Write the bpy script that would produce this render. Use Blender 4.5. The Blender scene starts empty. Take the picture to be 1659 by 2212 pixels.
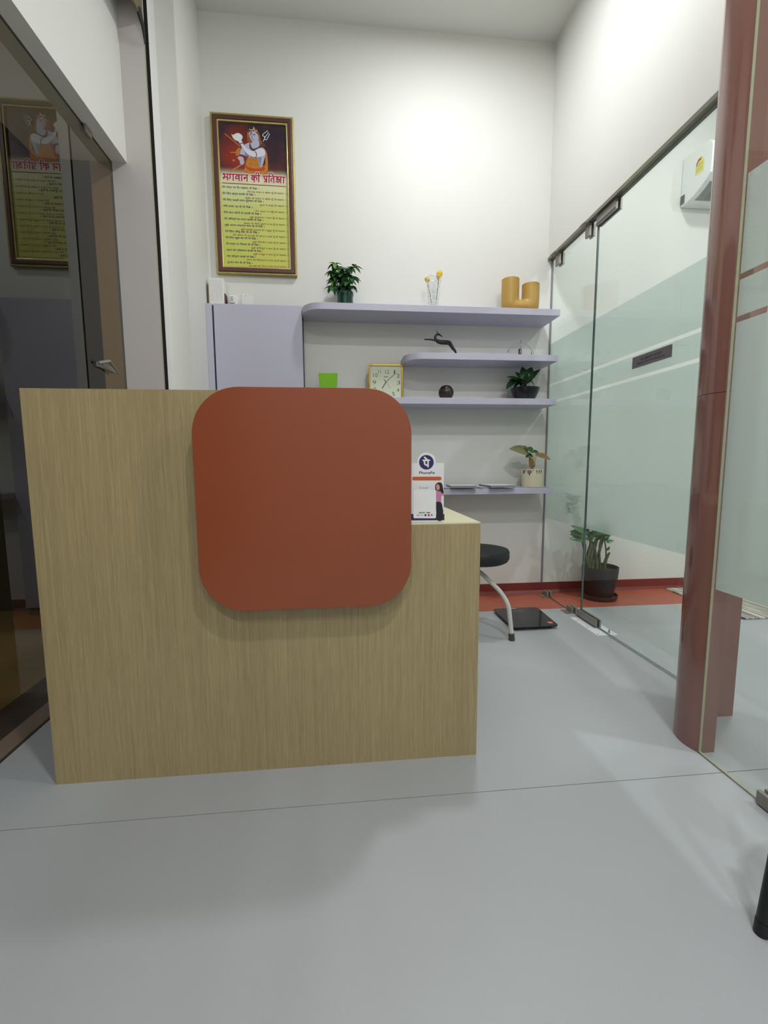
import bpy, bmesh, math, random
from mathutils import Vector, Matrix
random.seed(7)
PI = math.pi
scene = bpy.context.scene
col = scene.collection

# ------------------------------------------------------------------ camera
F, YAW, PITCH, ROLL, CAMH = 955.57, -0.09905, -0.11052, -0.0053, 0.95
W, H = 1659, 2212
CR = Matrix.Rotation(YAW, 3, 'Z') @ Matrix.Rotation(PI/2 + PITCH, 3, 'X') @ Matrix.Rotation(ROLL, 3, 'Z')
cd = bpy.data.cameras.new('camera'); cd.sensor_fit = 'HORIZONTAL'; cd.sensor_width = 36.0
cd.lens = F / W * 36.0; cd.clip_start = 0.02
cam = bpy.data.objects.new('camera', cd); col.objects.link(cam)
cam.matrix_world = Matrix.Translation((0, 0, CAMH)) @ CR.to_4x4()
scene.camera = cam

# ------------------------------------------------------------------ world, exposure, lamps
wd = bpy.data.worlds.new('world'); scene.world = wd; wd.use_nodes = True
wd.node_tree.nodes['Background'].inputs['Color'].default_value = (0.9, 0.95, 1.0, 1)
wd.node_tree.nodes['Background'].inputs['Strength'].default_value = 0.02
vs = scene.view_settings
vs.view_transform = 'Standard'; vs.look = 'None'; vs.exposure = 0.0; vs.gamma = 1.0; vs.use_curve_mapping = False
# ceiling lamps: (x, y, z, watts)  - the reception lamp near the back wall, three in the lobby, one in the consulting room; the last is added there to light the frosted film from behind
LAMPS = [(0.68, 2.10, 3.63, 23), (0.72, -0.20, 3.63, 33), (0.70, -2.20, 3.63, 24), (1.95, 1.80, 3.63, 20), (-0.45, -1.60, 3.63, 23), (3.1, 0.3, 3.63, 38)]
scene.cycles.max_bounces = 8; scene.cycles.diffuse_bounces = 4; scene.cycles.glossy_bounces = 3; scene.cycles.transmission_bounces = 6; scene.cycles.transparent_max_bounces = 12
scene.cycles.use_adaptive_sampling = True; scene.cycles.adaptive_threshold = 0.05

def srgb(r, g, b):
    f = lambda c: (c/255/12.92 if c/255 <= 0.04045 else ((c/255 + 0.055)/1.055)**2.4)
    return (f(r), f(g), f(b), 1.0)

# ------------------------------------------------------------------ materials
MATS = {}
def mat(name, rgb, rough=0.5, metal=0.0, spec=0.5, noise=0.0, nscale=40.0, bump=0.0, bscale=None, nstretch=(1, 1, 1), emis=None, coat=0.0, sss=0):
    if name in MATS: return MATS[name]
    m = bpy.data.materials.new(name); m.use_nodes = True
    nt = m.node_tree; b = nt.nodes['Principled BSDF']
    c = srgb(*rgb)
    b.inputs['Base Color'].default_value = c
    b.inputs['Roughness'].default_value = rough
    b.inputs['Metallic'].default_value = metal
    b.inputs['Specular IOR Level'].default_value = spec
    b.inputs['Coat Weight'].default_value = coat
    tc = nt.nodes.new('ShaderNodeTexCoord'); mp = nt.nodes.new('ShaderNodeMapping')
    mp.inputs['Scale'].default_value = nstretch
    nt.links.new(tc.outputs['Object'], mp.inputs['Vector'])
    nz = nt.nodes.new('ShaderNodeTexNoise'); nz.inputs['Scale'].default_value = nscale; nz.inputs['Detail'].default_value = 4
    nt.links.new(mp.outputs['Vector'], nz.inputs['Vector'])
    n = noise if noise > 0 else 0.02
    mx = nt.nodes.new('ShaderNodeMix'); mx.data_type = 'RGBA'
    mx.inputs['A'].default_value = tuple(max(0, v*(1-n)) for v in c[:3]) + (1,)
    mx.inputs['B'].default_value = tuple(min(1, v*(1+n)) for v in c[:3]) + (1,)
    nt.links.new(nz.outputs['Fac'], mx.inputs['Factor'])
    nt.links.new(mx.outputs['Result'], b.inputs['Base Color'])
    if bump > 0:
        bp = nt.nodes.new('ShaderNodeBump'); bp.inputs['Strength'].default_value = bump; bp.inputs['Distance'].default_value = 0.002
        n2 = nt.nodes.new('ShaderNodeTexNoise'); n2.inputs['Scale'].default_value = bscale or nscale*3
        nt.links.new(mp.outputs['Vector'], n2.inputs['Vector'])
        nt.links.new(n2.outputs['Fac'], bp.inputs['Height']); nt.links.new(bp.outputs['Normal'], b.inputs['Normal'])
    if emis:
        b.inputs['Emission Color'].default_value = srgb(*emis[0]); b.inputs['Emission Strength'].default_value = emis[1]
    MATS[name] = m
    return m

def glass_mat(name, tint, ior, base_refl=0.0, body=None):
    m = bpy.data.materials.new(name); m.use_nodes = True; nt = m.node_tree; nt.nodes.clear()
    out = nt.nodes.new('ShaderNodeOutputMaterial'); mix = nt.nodes.new('ShaderNodeMixShader')
    tr = nt.nodes.new('ShaderNodeBsdfTransparent'); tr.inputs['Color'].default_value = tint
    gl = nt.nodes.new('ShaderNodeBsdfGlossy'); gl.inputs['Roughness'].default_value = 0.0
    fr = nt.nodes.new('ShaderNodeFresnel'); fr.inputs['IOR'].default_value = ior
    geo = nt.nodes.new('ShaderNodeNewGeometry')      # only the outer surface of the pane reflects
    inv = nt.nodes.new('ShaderNodeMath'); inv.operation = 'SUBTRACT'; inv.inputs[0].default_value = 1.0
    nt.links.new(geo.outputs['Backfacing'], inv.inputs[1])
    mul = nt.nodes.new('ShaderNodeMath'); mul.operation = 'MULTIPLY'
    nt.links.new(fr.outputs['Fac'], mul.inputs[0]); nt.links.new(inv.outputs[0], mul.inputs[1])
    nt.links.new(mul.outputs[0], mix.inputs['Fac']); nt.links.new(tr.outputs[0], mix.inputs[1]); nt.links.new(gl.outputs[0], mix.inputs[2])
    nt.links.new(mix.outputs[0], out.inputs['Surface'])
    MATS[name] = m
    return m

def frost_mat(name, clear=0.58, dc=(0.86, 0.92, 0.90, 1), tcx=0.55):
    m = bpy.data.materials.new(name); m.use_nodes = True; nt = m.node_tree; nt.nodes.clear()
    out = nt.nodes.new('ShaderNodeOutputMaterial')
    df = nt.nodes.new('ShaderNodeBsdfDiffuse'); df.inputs['Color'].default_value = dc
    tl = nt.nodes.new('ShaderNodeBsdfTranslucent'); tl.inputs['Color'].default_value = (0.90, 0.96, 0.94, 1)
    rf = nt.nodes.new('ShaderNodeBsdfRefraction'); rf.inputs['Color'].default_value = (0.93, 0.97, 0.96, 1)
    rf.inputs['IOR'].default_value = 1.12; rf.inputs['Roughness'].default_value = 0.26
    m1 = nt.nodes.new('ShaderNodeMixShader'); m1.inputs['Fac'].default_value = tcx
    m2 = nt.nodes.new('ShaderNodeMixShader'); m2.inputs['Fac'].default_value = clear
    nt.links.new(df.outputs[0], m1.inputs[1]); nt.links.new(tl.outputs[0], m1.inputs[2])
    nt.links.new(m1.outputs[0], m2.inputs[1]); nt.links.new(rf.outputs[0], m2.inputs[2])
    nt.links.new(m2.outputs[0], out.inputs['Surface'])
    MATS[name] = m
    return m

def wood_mat(name, dark, light, rough=0.45):
    """pale laminate with fine vertical grain"""
    m = bpy.data.materials.new(name); m.use_nodes = True; nt = m.node_tree; b = nt.nodes['Principled BSDF']
    tc = nt.nodes.new('ShaderNodeTexCoord')
    def ns(scale, sx, sz, det):
        mp = nt.nodes.new('ShaderNodeMapping'); mp.inputs['Scale'].default_value = (sx, sx, sz)
        nt.links.new(tc.outputs['Object'], mp.inputs['Vector'])
        n = nt.nodes.new('ShaderNodeTexNoise'); n.inputs['Scale'].default_value = scale; n.inputs['Detail'].default_value = det
        n.inputs['Roughness'].default_value = 0.65
        nt.links.new(mp.outputs['Vector'], n.inputs['Vector']); return n
    n1 = ns(1.0, 700, 14, 3); n2 = ns(1.0, 150, 2.0, 3); n3 = ns(1.0, 9, 0.6, 1)
    a = nt.nodes.new('ShaderNodeMath'); a.operation = 'MULTIPLY_ADD'; a.inputs[1].default_value = 0.55
    nt.links.new(n1.outputs['Fac'], a.inputs[0])
    a2 = nt.nodes.new('ShaderNodeMath'); a2.operation = 'MULTIPLY_ADD'; a2.inputs[1].default_value = 0.33
    nt.links.new(n2.outputs['Fac'], a2.inputs[0])
    a3 = nt.nodes.new('ShaderNodeMath'); a3.operation = 'MULTIPLY'; a3.inputs[1].default_value = 0.12
    nt.links.new(n3.outputs['Fac'], a3.inputs[0]); nt.links.new(a3.outputs[0], a2.inputs[2]); nt.links.new(a2.outputs[0], a.inputs[2])
    rp = nt.nodes.new('ShaderNodeValToRGB')
    rp.color_ramp.elements[0].position = 0.33; rp.color_ramp.elements[0].color = srgb(*dark)
    rp.color_ramp.elements[1].position = 0.62; rp.color_ramp.elements[1].color = srgb(*light)
    nt.links.new(a.outputs[0], rp.inputs['Fac']); nt.links.new(rp.outputs['Color'], b.inputs['Base Color'])
    b.inputs['Roughness'].default_value = rough
    MATS[name] = m
    return m

def vinyl_mat(name, rgb):
    m = bpy.data.materials.new(name); m.use_nodes = True; nt = m.node_tree; b = nt.nodes['Principled BSDF']
    tc = nt.nodes.new('ShaderNodeTexCoord')
    n1 = nt.nodes.new('ShaderNodeTexNoise'); n1.inputs['Scale'].default_value = 650; n1.inputs['Detail'].default_value = 2
    n2 = nt.nodes.new('ShaderNodeTexNoise'); n2.inputs['Scale'].default_value = 1.6; n2.inputs['Detail'].default_value = 3
    nt.links.new(tc.outputs['Object'], n1.inputs['Vector']); nt.links.new(tc.outputs['Object'], n2.inputs['Vector'])
    c = srgb(*rgb)
    r1 = nt.nodes.new('ShaderNodeValToRGB')
    r1.color_ramp.elements[0].position = 0.32; r1.color_ramp.elements[0].color = tuple(v*0.90 for v in c[:3]) + (1,)
    r1.color_ramp.elements[1].position = 0.55; r1.color_ramp.elements[1].color = c
    nt.links.new(n1.outputs['Fac'], r1.inputs['Fac'])
    mx = nt.nodes.new('ShaderNodeMix'); mx.data_type = 'RGBA'; mx.blend_type = 'MULTIPLY'; mx.inputs['Factor'].default_value = 1.0
    r2 = nt.nodes.new('ShaderNodeValToRGB')
    r2.color_ramp.elements[0].position = 0.3; r2.color_ramp.elements[0].color = (0.93, 0.93, 0.93, 1)
    r2.color_ramp.elements[1].position = 0.7; r2.color_ramp.elements[1].color = (1, 1, 1, 1)
    nt.links.new(n2.outputs['Fac'], r2.inputs['Fac'])
    nt.links.new(r1.outputs['Color'], mx.inputs['A']); nt.links.new(r2.outputs['Color'], mx.inputs['B'])
    nt.links.new(mx.outputs['Result'], b.inputs['Base Color'])
    rr = nt.nodes.new('ShaderNodeMapRange'); rr.inputs['To Min'].default_value = 0.34; rr.inputs['To Max'].default_value = 0.5
    nt.links.new(n2.outputs['Fac'], rr.inputs['Value']); nt.links.new(rr.outputs['Result'], b.inputs['Roughness'])
    bp = nt.nodes.new('ShaderNodeBump'); bp.inputs['Strength'].default_value = 0.04; bp.inputs['Distance'].default_value = 0.001
    nt.links.new(n1.outputs['Fac'], bp.inputs['Height']); nt.links.new(bp.outputs['Normal'], b.inputs['Normal'])
    MATS[name] = m
    return m

WALL = mat('wall_paint', (226, 226, 221), 0.6, noise=0.015, nscale=2.5, bump=0.05, bscale=220)
PIERP = mat('pier_paint', (205, 198, 196), 0.55, noise=0.03, nscale=5, bump=0.04, bscale=160)
CEILM = mat('ceiling_paint', (222, 223, 218), 0.7, noise=0.01, nscale=2)
VINYL = vinyl_mat('grey_vinyl', (177, 180, 183))
ORANGE_VINYL = mat('orange_vinyl', (174, 94, 72), 0.45, noise=0.06, nscale=300)
SKIRT = mat('maroon_skirting', (124, 46, 40), 0.4, noise=0.05, nscale=8)
WOOD = wood_mat('pale_wood_laminate', (147, 129, 92), (179, 161, 119))
CREAM = mat('cream_laminate', (226, 220, 186), 0.35, noise=0.02, nscale=20)
ORANGE = mat('orange_laminate', (148, 74, 44), 0.2, noise=0.015, nscale=4, coat=0.0)
LAV = mat('lavender_laminate', (192, 190, 208), 0.4, noise=0.015, nscale=6)
BLACK = mat('black_gap', (12, 12, 13), 0.8)
BROWNCOL = mat('brown_laminate', (142, 98, 89), 0.10, noise=0.12, nscale=3.0, nstretch=(2, 2, 0.35), spec=0.9)
STEEL = mat('brushed_steel', (146, 142, 136), 0.4, metal=0.45, noise=0.1, nscale=30)
ALU = mat('rail_metal', (128, 126, 112), 0.45, metal=0.55, noise=0.05, nscale=12)
GLASS = glass_mat('clear_glass', (0.955, 0.985, 0.97, 1), 1.5)
TINTED = glass_mat('tinted_glass', (0.86, 0.84, 0.78, 1), 1.85)
GEDGE = mat('glass_edge', (74, 100, 94), 0.15, noise=0.1, nscale=30)
GEDGE2 = mat('glass_edge_pale', (160, 160, 132), 0.2, noise=0.1, nscale=30)
FROST = frost_mat('frosted_film')
FROST2 = frost_mat('frosted_film_dense', 0.30, (0.93, 0.93, 0.92, 1), 0.42)
GRANITE = mat('dark_granite', (88, 70, 58), 0.3, noise=0.35, nscale=160)
STEPP = mat('step_pink', (204, 182, 176), 0.5, noise=0.05, nscale=20)
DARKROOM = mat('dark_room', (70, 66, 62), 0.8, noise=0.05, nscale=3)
DARKFLOOR = mat('dark_room_floor', (150, 128, 88), 0.5, noise=0.2, nscale=4, nstretch=(1, 6, 1))
GOLD = mat('gold_frame', (172, 160, 96), 0.4, metal=0.4, noise=0.25, nscale=60, bump=0.6, bscale=180)
GOLDS = mat('polished_gold', (224, 190, 96), 0.16, metal=1.0, noise=0.05, nscale=20)
FBROWN = mat('frame_brown', (92, 52, 46), 0.35, noise=0.08, nscale=30)
WHITEP = mat('white_plastic', (232, 232, 230), 0.35, noise=0.01, nscale=10)
WHITEC = mat('white_card', (232, 232, 234), 0.3, noise=0.01, nscale=10)
BLACKP = mat('black_plastic', (15, 15, 17), 0.45, noise=0.1, nscale=40)
BLACKV = mat('black_vinyl', (26, 28, 31), 0.55, noise=0.1, nscale=60, bump=0.1, bscale=400)
CHROME = mat('chrome', (210, 210, 212), 0.08, metal=1.0)

# ------------------------------------------------------------------ helpers
def tag(o, label=None, cat=None, group=None, kind=None):
    if label: o['label'] = label
    if cat: o['category'] = cat
    if group: o['group'] = group
    if kind: o['kind'] = kind
    return o
def thing(name, loc, label, cat, group=None, kind=None):
    o = bpy.data.objects.new(name, None); col.objects.link(o); o.location = loc; o.empty_display_size = 0.05
    return tag(o, label, cat, group, kind)

_rc = CR
def P(px, py, Y=None, Z=None, X=None):
    """the point of the place seen at a photo position, on a plane of known distance"""
    d = CR @ Vector(((px - W/2)/F, -(py - H/2)/F, -1.0))
    t = Y/d.y if Y is not None else (X/d.x if X is not None else (Z - CAMH)/d.z)
    return Vector((0, 0, CAMH)) + d*t

class MB:
    def __init__(s): s.v = []; s.f = []; s.mi = []
    def add(s, vs, fs, mi=0):
        n = len(s.v); s.v += [Vector(v) for v in vs]; s.f += [tuple(i + n for i in f) for f in fs]; s.mi += [mi]*len(fs); return s
    def box(s, x0, x1, y0, y1, z0, z1, mi=0):
        return s.add([(x0,y0,z0),(x1,y0,z0),(x1,y1,z0),(x0,y1,z0),(x0,y0,z1),(x1,y0,z1),(x1,y1,z1),(x0,y1,z1)],
            [(0,3,2,1),(4,5,6,7),(0,1,5,4),(1,2,6,5),(2,3,7,6),(3,0,4,7)], mi)
    def prism(s, poly, axis, a, b, mi=0):
        """poly: 2-D outline; axis 'x': (y,z); 'y': (x,z); 'z': (x,y)"""
        def m(p, t): return {'x': (t, p[0], p[1]), 'y': (p[0], t, p[1]), 'z': (p[0], p[1], t)}[axis]
        n = len(poly)
        ar = sum(poly[i][0]*poly[(i+1) % n][1] - poly[(i+1) % n][0]*poly[i][1] for i in range(n))
        if (ar > 0) == (axis == 'y'): poly = poly[::-1]
        vs = [m(p, a) for p in poly] + [m(p, b) for p in poly]
        fs = [tuple(range(n))[::-1], tuple(range(n, 2*n))] + [(i, (i+1) % n, n + (i+1) % n, n + i) for i in range(n)]
        if b < a: fs = [f[::-1] for f in fs]
        return s.add(vs, fs, mi)
    def ring(s, outer, inner, axis, a, b, mi=0):
        def m(p, t): return {'x': (t, p[0], p[1]), 'y': (p[0], t, p[1]), 'z': (p[0], p[1], t)}[axis]
        n = len(outer)
        vs = [m(p, a) for p in outer] + [m(p, a) for p in inner] + [m(p, b) for p in outer] + [m(p, b) for p in inner]
        fs = []
        for i in range(n):
            j = (i+1) % n
            fs += [(i, j, n+j, n+i), (2*n+j, 2*n+i, 3*n+i, 3*n+j), (j, i, 2*n+i, 2*n+j), (n+i, n+j, 3*n+j, 3*n+i)]
        return s.add(vs, fs, mi)
    def lathe(s, prof, c, seg=28, mi=0, sx=1, sy=1):
        vs = []; fs = []; n = len(prof)
        for r, z in prof:
            for k in range(seg):
                a = 2*PI*k/seg; vs.append((c[0] + r*sx*math.cos(a), c[1] + r*sy*math.sin(a), c[2] + z))
        for i in range(n-1):
            for k in range(seg):
                k2 = (k+1) % seg; fs.append((i*seg+k, i*seg+k2, (i+1)*seg+k2, (i+1)*seg+k))
        if prof[0][0] > 1e-6: fs.append(tuple(range(seg))[::-1])
        if prof[-1][0] > 1e-6: fs.append(tuple((n-1)*seg + k for k in range(seg)))
        return s.add(vs, fs, mi)
    def tube(s, path, rad, seg=10, mi=0, flat=None):
        path = [Vector(p) for p in path]; n = len(path)
        if not hasattr(rad, '__len__'): rad = [rad]*n
        vs = []; fs = []; up = None
        for i, p in enumerate(path):
            t = (path[min(i+1, n-1)] - path[max(i-1, 0)]).normalized()
            if up is None:
                up = Vector((0, 1, 0)) if abs(t.y) < 0.9 else Vector((1, 0, 0))
            x = t.cross(up).normalized(); y = x.cross(t).normalized(); up = y
            for k in range(seg):
                a = 2*PI*k/seg; vs.append(p + x*math.cos(a)*rad[i] + y*math.sin(a)*rad[i]*(flat or 1))
        for i in range(n-1):
            for k in range(seg):
                k2 = (k+1) % seg; fs.append((i*seg+k, i*seg+k2, (i+1)*seg+k2, (i+1)*seg+k))
        fs += [tuple(range(seg))[::-1], tuple((n-1)*seg + k for k in range(seg))]
        return s.add(vs, fs, mi)
    def ball(s, c, r, seg=16, rings=8, sz=1.0, mi=0):
        pr = [(r*math.sin(PI*i/rings), -r*sz*math.cos(PI*i/rings)) for i in range(rings+1)]
        pr[0] = (1e-5, pr[0][1]); pr[-1] = (1e-5, pr[-1][1])
        return s.lathe(pr, c, seg, mi)
    def build(s, name, m, parent=None, smooth=False, bevel=0, bseg=2, origin=None, fixn=True):
        root = parent
        o0 = Vector((0, 0, 0))
        if parent:
            p = parent
            while p: o0 += p.location; p = p.parent
        elif origin: o0 = Vector(origin)
        me = bpy.data.meshes.new(name)
        me.from_pydata([tuple(v - o0) for v in s.v], [], s.f)
        mats = m if isinstance(m, (list, tuple)) else [m]
        for q in mats: me.materials.append(q)
        for p, i in zip(me.polygons, s.mi): p.material_index = i
        if fixn:
            bm = bmesh.new(); bm.from_mesh(me); bmesh.ops.recalc_face_normals(bm, faces=bm.faces); bm.to_mesh(me); bm.free()
        if smooth:
            for p in me.polygons: p.use_smooth = True
        me.update()
        o = bpy.data.objects.new(name, me); col.objects.link(o)
        if parent: o.parent = parent
        else: o.location = o0
        if bevel:
            b = o.modifiers.new('bevel', 'BEVEL'); b.width = bevel; b.segments = bseg; b.limit_method = 'ANGLE'; b.angle_limit = 0.6
        if smooth == 'auto':
            e = o.modifiers.new('split', 'EDGE_SPLIT'); e.split_angle = 0.7
        return o

def struct(o, label=None, cat=None): return tag(o, label, cat, kind='structure')
def rrect(x0, x1, y0, y1, r, n=8):
    rs = r if hasattr(r, '__len__') else [r]*4          # order: x1y1, x0y1, x0y0, x1y0
    out = []
    for (cx, cy, a0), q in zip(((x1, y1, 0), (x0, y1, 90), (x0, y0, 180), (x1, y0, 270)), rs):
        sx = -1 if cx == x1 else 1; sy = -1 if cy == y1 else 1
        if q <= 1e-6: out.append((cx, cy)); continue
        for k in range(n+1):
            a = math.radians(a0 + 90*k/n); out.append((cx + sx*q + q*math.cos(a), cy + sy*q + q*math.sin(a)))
    return out
def smooth_poly(pts, sub=5, closed=True):
    n = len(pts); out = []
    rng = range(n) if closed else range(n-1)
    for i in rng:
        g = lambda k: Vector(pts[k % n]) if closed else Vector(pts[max(0, min(n-1, k))])
        p0, p1, p2, p3 = g(i-1), g(i), g(i+1), g(i+2)
        for k in range(sub):
            t = k/sub
            q = 0.5*((2*p1) + (p2-p0)*t + (2*p0-5*p1+4*p2-p3)*t*t + (3*p1-p0-3*p2+p3)*t*t*t)
            out.append(tuple(q))
    if not closed: out.append(tuple(pts[-1]))
    return out
def stroke(mb, pts, w, fn, mi=0):
    """flat printed stroke; fn maps 2-D print coordinates to the place"""
    pts = [Vector(p) for p in pts]
    p0 = Vector(fn(*pts[0])); e = max(w, 1e-4)
    nn = (Vector(fn(pts[0].x+e, pts[0].y)) - p0).cross(Vector(fn(pts[0].x, pts[0].y+e)) - p0).normalized()
    if nn.y > 0.05 or (abs(nn.y) <= 0.05 and nn.x > 0): nn = -nn
    fn0 = fn
    def fn(x, y):
        return tuple(Vector(fn0(x, y)) + nn*(1.2e-6*len(mb.f)))
    for a, b in zip(pts[:-1], pts[1:]):
        d = (b - a)
        if d.length < 1e-9: continue
        n = Vector((-d.y, d.x)).normalized()*w*0.5
        mb.add([fn(*(a+n)), fn(*(b+n)), fn(*(b-n)), fn(*(a-n))], [(0, 1, 2, 3)], mi)
    for p in pts:
        mb.add([fn(p.x + w*0.5*math.cos(2*PI*k/8), p.y + w*0.5*math.sin(2*PI*k/8)) for k in range(8)], [tuple(range(8))], mi)
_tc = {}
def text2d(body, size=1.0, bold=0.0, align='LEFT', shear=0.0, space=1.0):
    """letters as flat outlines: list of verts (x,y) and faces"""
    cu = bpy.data.curves.new('t', 'FONT'); cu.body = body; cu.size = size; cu.offset = bold; cu.align_x = align
    cu.shear = shear; cu.space_character = space; cu.resolution_u = 3; cu.fill_mode = 'FRONT'
    o = bpy.data.objects.new('t', cu); col.objects.link(o)
    dg = bpy.context.evaluated_depsgraph_get(); me = bpy.data.meshes.new_from_object(o.evaluated_get(dg))
    vs = [(v.co.x, v.co.y) for v in me.vertices]; fs = [tuple(p.vertices) for p in me.polygons]
    bpy.data.objects.remove(o); bpy.data.curves.remove(cu); bpy.data.meshes.remove(me)
    return vs, fs
def put_text(mb, body, fn, x, y, h, width=None, **k):
    """text whose capitals are h tall (or whole width = width), left/centre anchored at x,y in print coordinates"""
    vs, fs = text2d(body, 1.0, **k)
    if not vs: return
    sy = h/0.73
    sx = sy
    if width:
        x0 = min(v[0] for v in vs); x1 = max(v[0] for v in vs); sx = width/(x1-x0)
    mb.add([fn(x + v[0]*sx, y + v[1]*sy) for v in vs], fs)

def leaf_mesh(name, m, w=0.4, bend=0.25, fold=0.12, n=6, tip=1.3):
    vs = []; fs = []
    for i in range(n+1):
        t = i/n; ww = w*0.5*(math.sin(PI*min(1, t**(1/tip)))**0.8 if 0 < t < 1 else 0.0) + 0.004
        z = -bend*t*t
        vs += [(-ww, t, z + fold*ww*2), (0, t, z), (ww, t, z + fold*ww*2)]
    for i in range(n):
        a = i*3; fs += [(a, a+1, a+4, a+3), (a+1, a+2, a+5, a+4)]
    me = bpy.data.meshes.new(name); me.from_pydata(vs, [], fs); me.materials.append(m)
    for p in me.polygons: p.use_smooth = True
    return me
def put_leaf(me, parent, base, tip, up=(0, 0, 1), name='leaf', wscale=1.0):
    o = bpy.data.objects.new(name, me); col.objects.link(o); o.parent = parent
    base = Vector(base); d = Vector(tip) - base; L = d.length; y = d.normalized()
    z = Vector(up) - y*y.dot(Vector(up))
    if z.length < 1e-3: z = Vector((0, -1, 0)) - y*y.dot(Vector((0, -1, 0)))
    z.normalize(); x = y.cross(z)
    o0 = Vector((0, 0, 0)); p = parent
    while p: o0 += p.location; p = p.parent
    R = Matrix((x*wscale, y, z)).transposed().to_4x4()
    o.matrix_local = Matrix.Translation(base - o0) @ R @ Matrix.Scale(L, 4)
    return o
def zmap(x0, y0, s): return lambda a, b: (x0 + a/s, y0 + b/s)

# ------------------------------------------------------------------ the setting
YB, XG, XR, ZC, ZR = 3.037, 1.454, 1.429, 3.63, 2.306
XL, XSILL, XLIN, YP, ZLIN = -1.10, -1.10, -1.030, 2.4965, 2.442

fl = thing('floor', (0, 0, 0), 'speckled grey vinyl floor with a thin seam in front of the counter', 'floor', kind='structure')
YS = 1.1523
MB().box(XL, 4.2, -3.0, YS-0.0012, -0.03, 0).build('vinyl_sheet', VINYL, fl)
MB().box(XL, 4.2, YS+0.0012, 2.671, -0.03, 0).build('vinyl_sheet', VINYL, fl)
MB().box(XL, 4.2, 2.671, YB, -0.03, 0).build('border_strip', ORANGE_VINYL, fl)['label'] = 'terracotta orange vinyl border strip'
MB().box(XL, 4.2, YS-0.0012, YS+0.0012, -0.03, -0.003).build('seam', BLACK, fl)

struct(MB().box(-1.45, 4.2, YB, YB+0.15, -0.03, ZC+0.1).build('wall_back', WALL), 'plain white back wall carrying the lavender shelves', 'wall')
bb = MB()
bb.prism([(YB-0.022, 0), (YB, 0), (YB, 0.075), (YB-0.007, 0.075), (YB-0.010, 0.02)], 'x', -0.80, 4.2)
struct(bb.build('baseboard_back', SKIRT), 'dark maroon coved skirting along the back wall', 'baseboard')
struct(MB().box(-1.6, 4.3, -3.1, YB+0.15, ZC, ZC+0.1).build('ceiling', CEILM), 'plain white ceiling above the reception', 'ceiling')
# wall over the glass partition, with its metal channel
struct(MB().box(XR, XR+0.036, 1.40, YB, ZR+0.012, ZC).build('wall_right', WALL), 'white wall above the glass partition', 'wall')
rl = MB(); rl.box(XR-0.002, XR+0.036, 1.40, YB, ZR, ZR+0.012); rl.box(XR-0.004, XR, 1.40, YB, ZR-0.003, ZR+0.016)
struct(rl.build('trim_1', ALU), 'grey-green metal channel along the top of the glass partition', 'trim')
# lobby and consulting room shell outside the view
struct(MB().box(-1.6, 4.3, -3.15, -3.0, -0.03, ZC).build('wall_front', WALL), 'white lobby wall behind the viewer', 'wall')
struct(MB().box(4.2, 4.35, -3.0, YB+0.15, -0.03, ZC).build('wall_far', WALL), 'white far wall of the consulting room', 'wall')

# left side: nib of the back-left corner, shutter slot, pier, lintel, sill, tinted window
wl = thing('wall_left', (-0.86, 2.8, 0), 'white wall return in the back left corner', 'wall', kind='structure')
MB().box(-0.8965, -0.80, 2.604, YB, 0, ZC).build('return_wall', WALL, wl)
MB().box(-0.8975, -0.8965, 2.512, YB, 0, ZC).build('shutter_guide', WHITEP, wl)
MB().box(-0.9145, -0.8975, 2.512, YB, 0, ZC).build('shutter_slot', BLACK, wl)
pr_ = thing('wall_pier', (-1.0, 2.7, 0), 'pinkish white wall pier beside the black shutter slot', 'wall', kind='structure')
pm = MB(); pm.box(XL-0.001, -0.9145, YP, YB, 0, ZC); pm.build('pier', PIERP, pr_)
em = MB(); zz = 0.3
while zz < 3.0:
    dz = random.uniform(0.04, 0.22); em.box(-0.9145, -0.9145 + random.uniform(0.0002, 0.0016), YP+0.001, YP+0.01, zz, zz+dz); zz += dz
em.build('foam_edge', mat('foam_edge', (170, 168, 130), 0.8), pr_)
struct(MB().box(-1.45, XLIN, -3.0, YP, ZLIN, ZC).build('wall_lintel', WALL), 'white lintel over the dark window', 'wall')
# the rolled shutter housing above
sh = thing('roller_shutter', (-0.96, 2.40, 3.05), 'dark rolled shutter end in the top left corner', 'shutter')
MB().tube([(-1.028, 2.36, 3.25), (-0.93, 2.36, 3.25)], 0.13, 28).build('shutter_roll', mat('shutter_grey', (86, 82, 76), 0.6, noise=0.2, nscale=12), sh, smooth='auto')
MB().box(-0.922, -0.912, 2.30, 2.494, 3.08, 3.40).build('end_plate', mat('shutter_plate', (120, 112, 84), 0.6, noise=0.3, nscale=25), sh)
MB().box(-1.028, -0.90, 2.12, 2.22, 3.14, ZC-0.002).build('cover', mat('shutter_cover', (60, 58, 55), 0.6, noise=0.2, nscale=9), sh)
MB().tube([(-0.916, 2.45, 3.10), (-0.905, 2.47, 3.04), (-0.906, 2.49, 2.98)], [0.012, 0.008, 0.004], 8).build('cable', BLACKP, sh)
wn = thing('window_1', (XL, 0, 0), 'dark reflective shop window along the left side', 'window', kind='structure')
gp = MB(); gv = [(XL, -3, .0), (XL, YP, .0), (XL, YP, ZLIN), (XL, -3, ZLIN), (XL-.01, -3, .0), (XL-.01, YP, .0), (XL-.01, YP, ZLIN), (XL-.01, -3, ZLIN)]
gp.add(gv, [(0, 1, 2, 3), (5, 4, 7, 6)]); gp.add(gv, [(1, 5, 6, 2), (3, 2, 6, 7), (0, 3, 7, 4), (0, 4, 5, 1)], 1)
gp.build('pane', [TINTED, GEDGE], wn)
MB().box(XL, XL+0.004, -3.0, YP, 0, 0.004).build('bottom_seal', mat('joint_dirt', (70, 58, 34), 0.9), wn)
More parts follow.
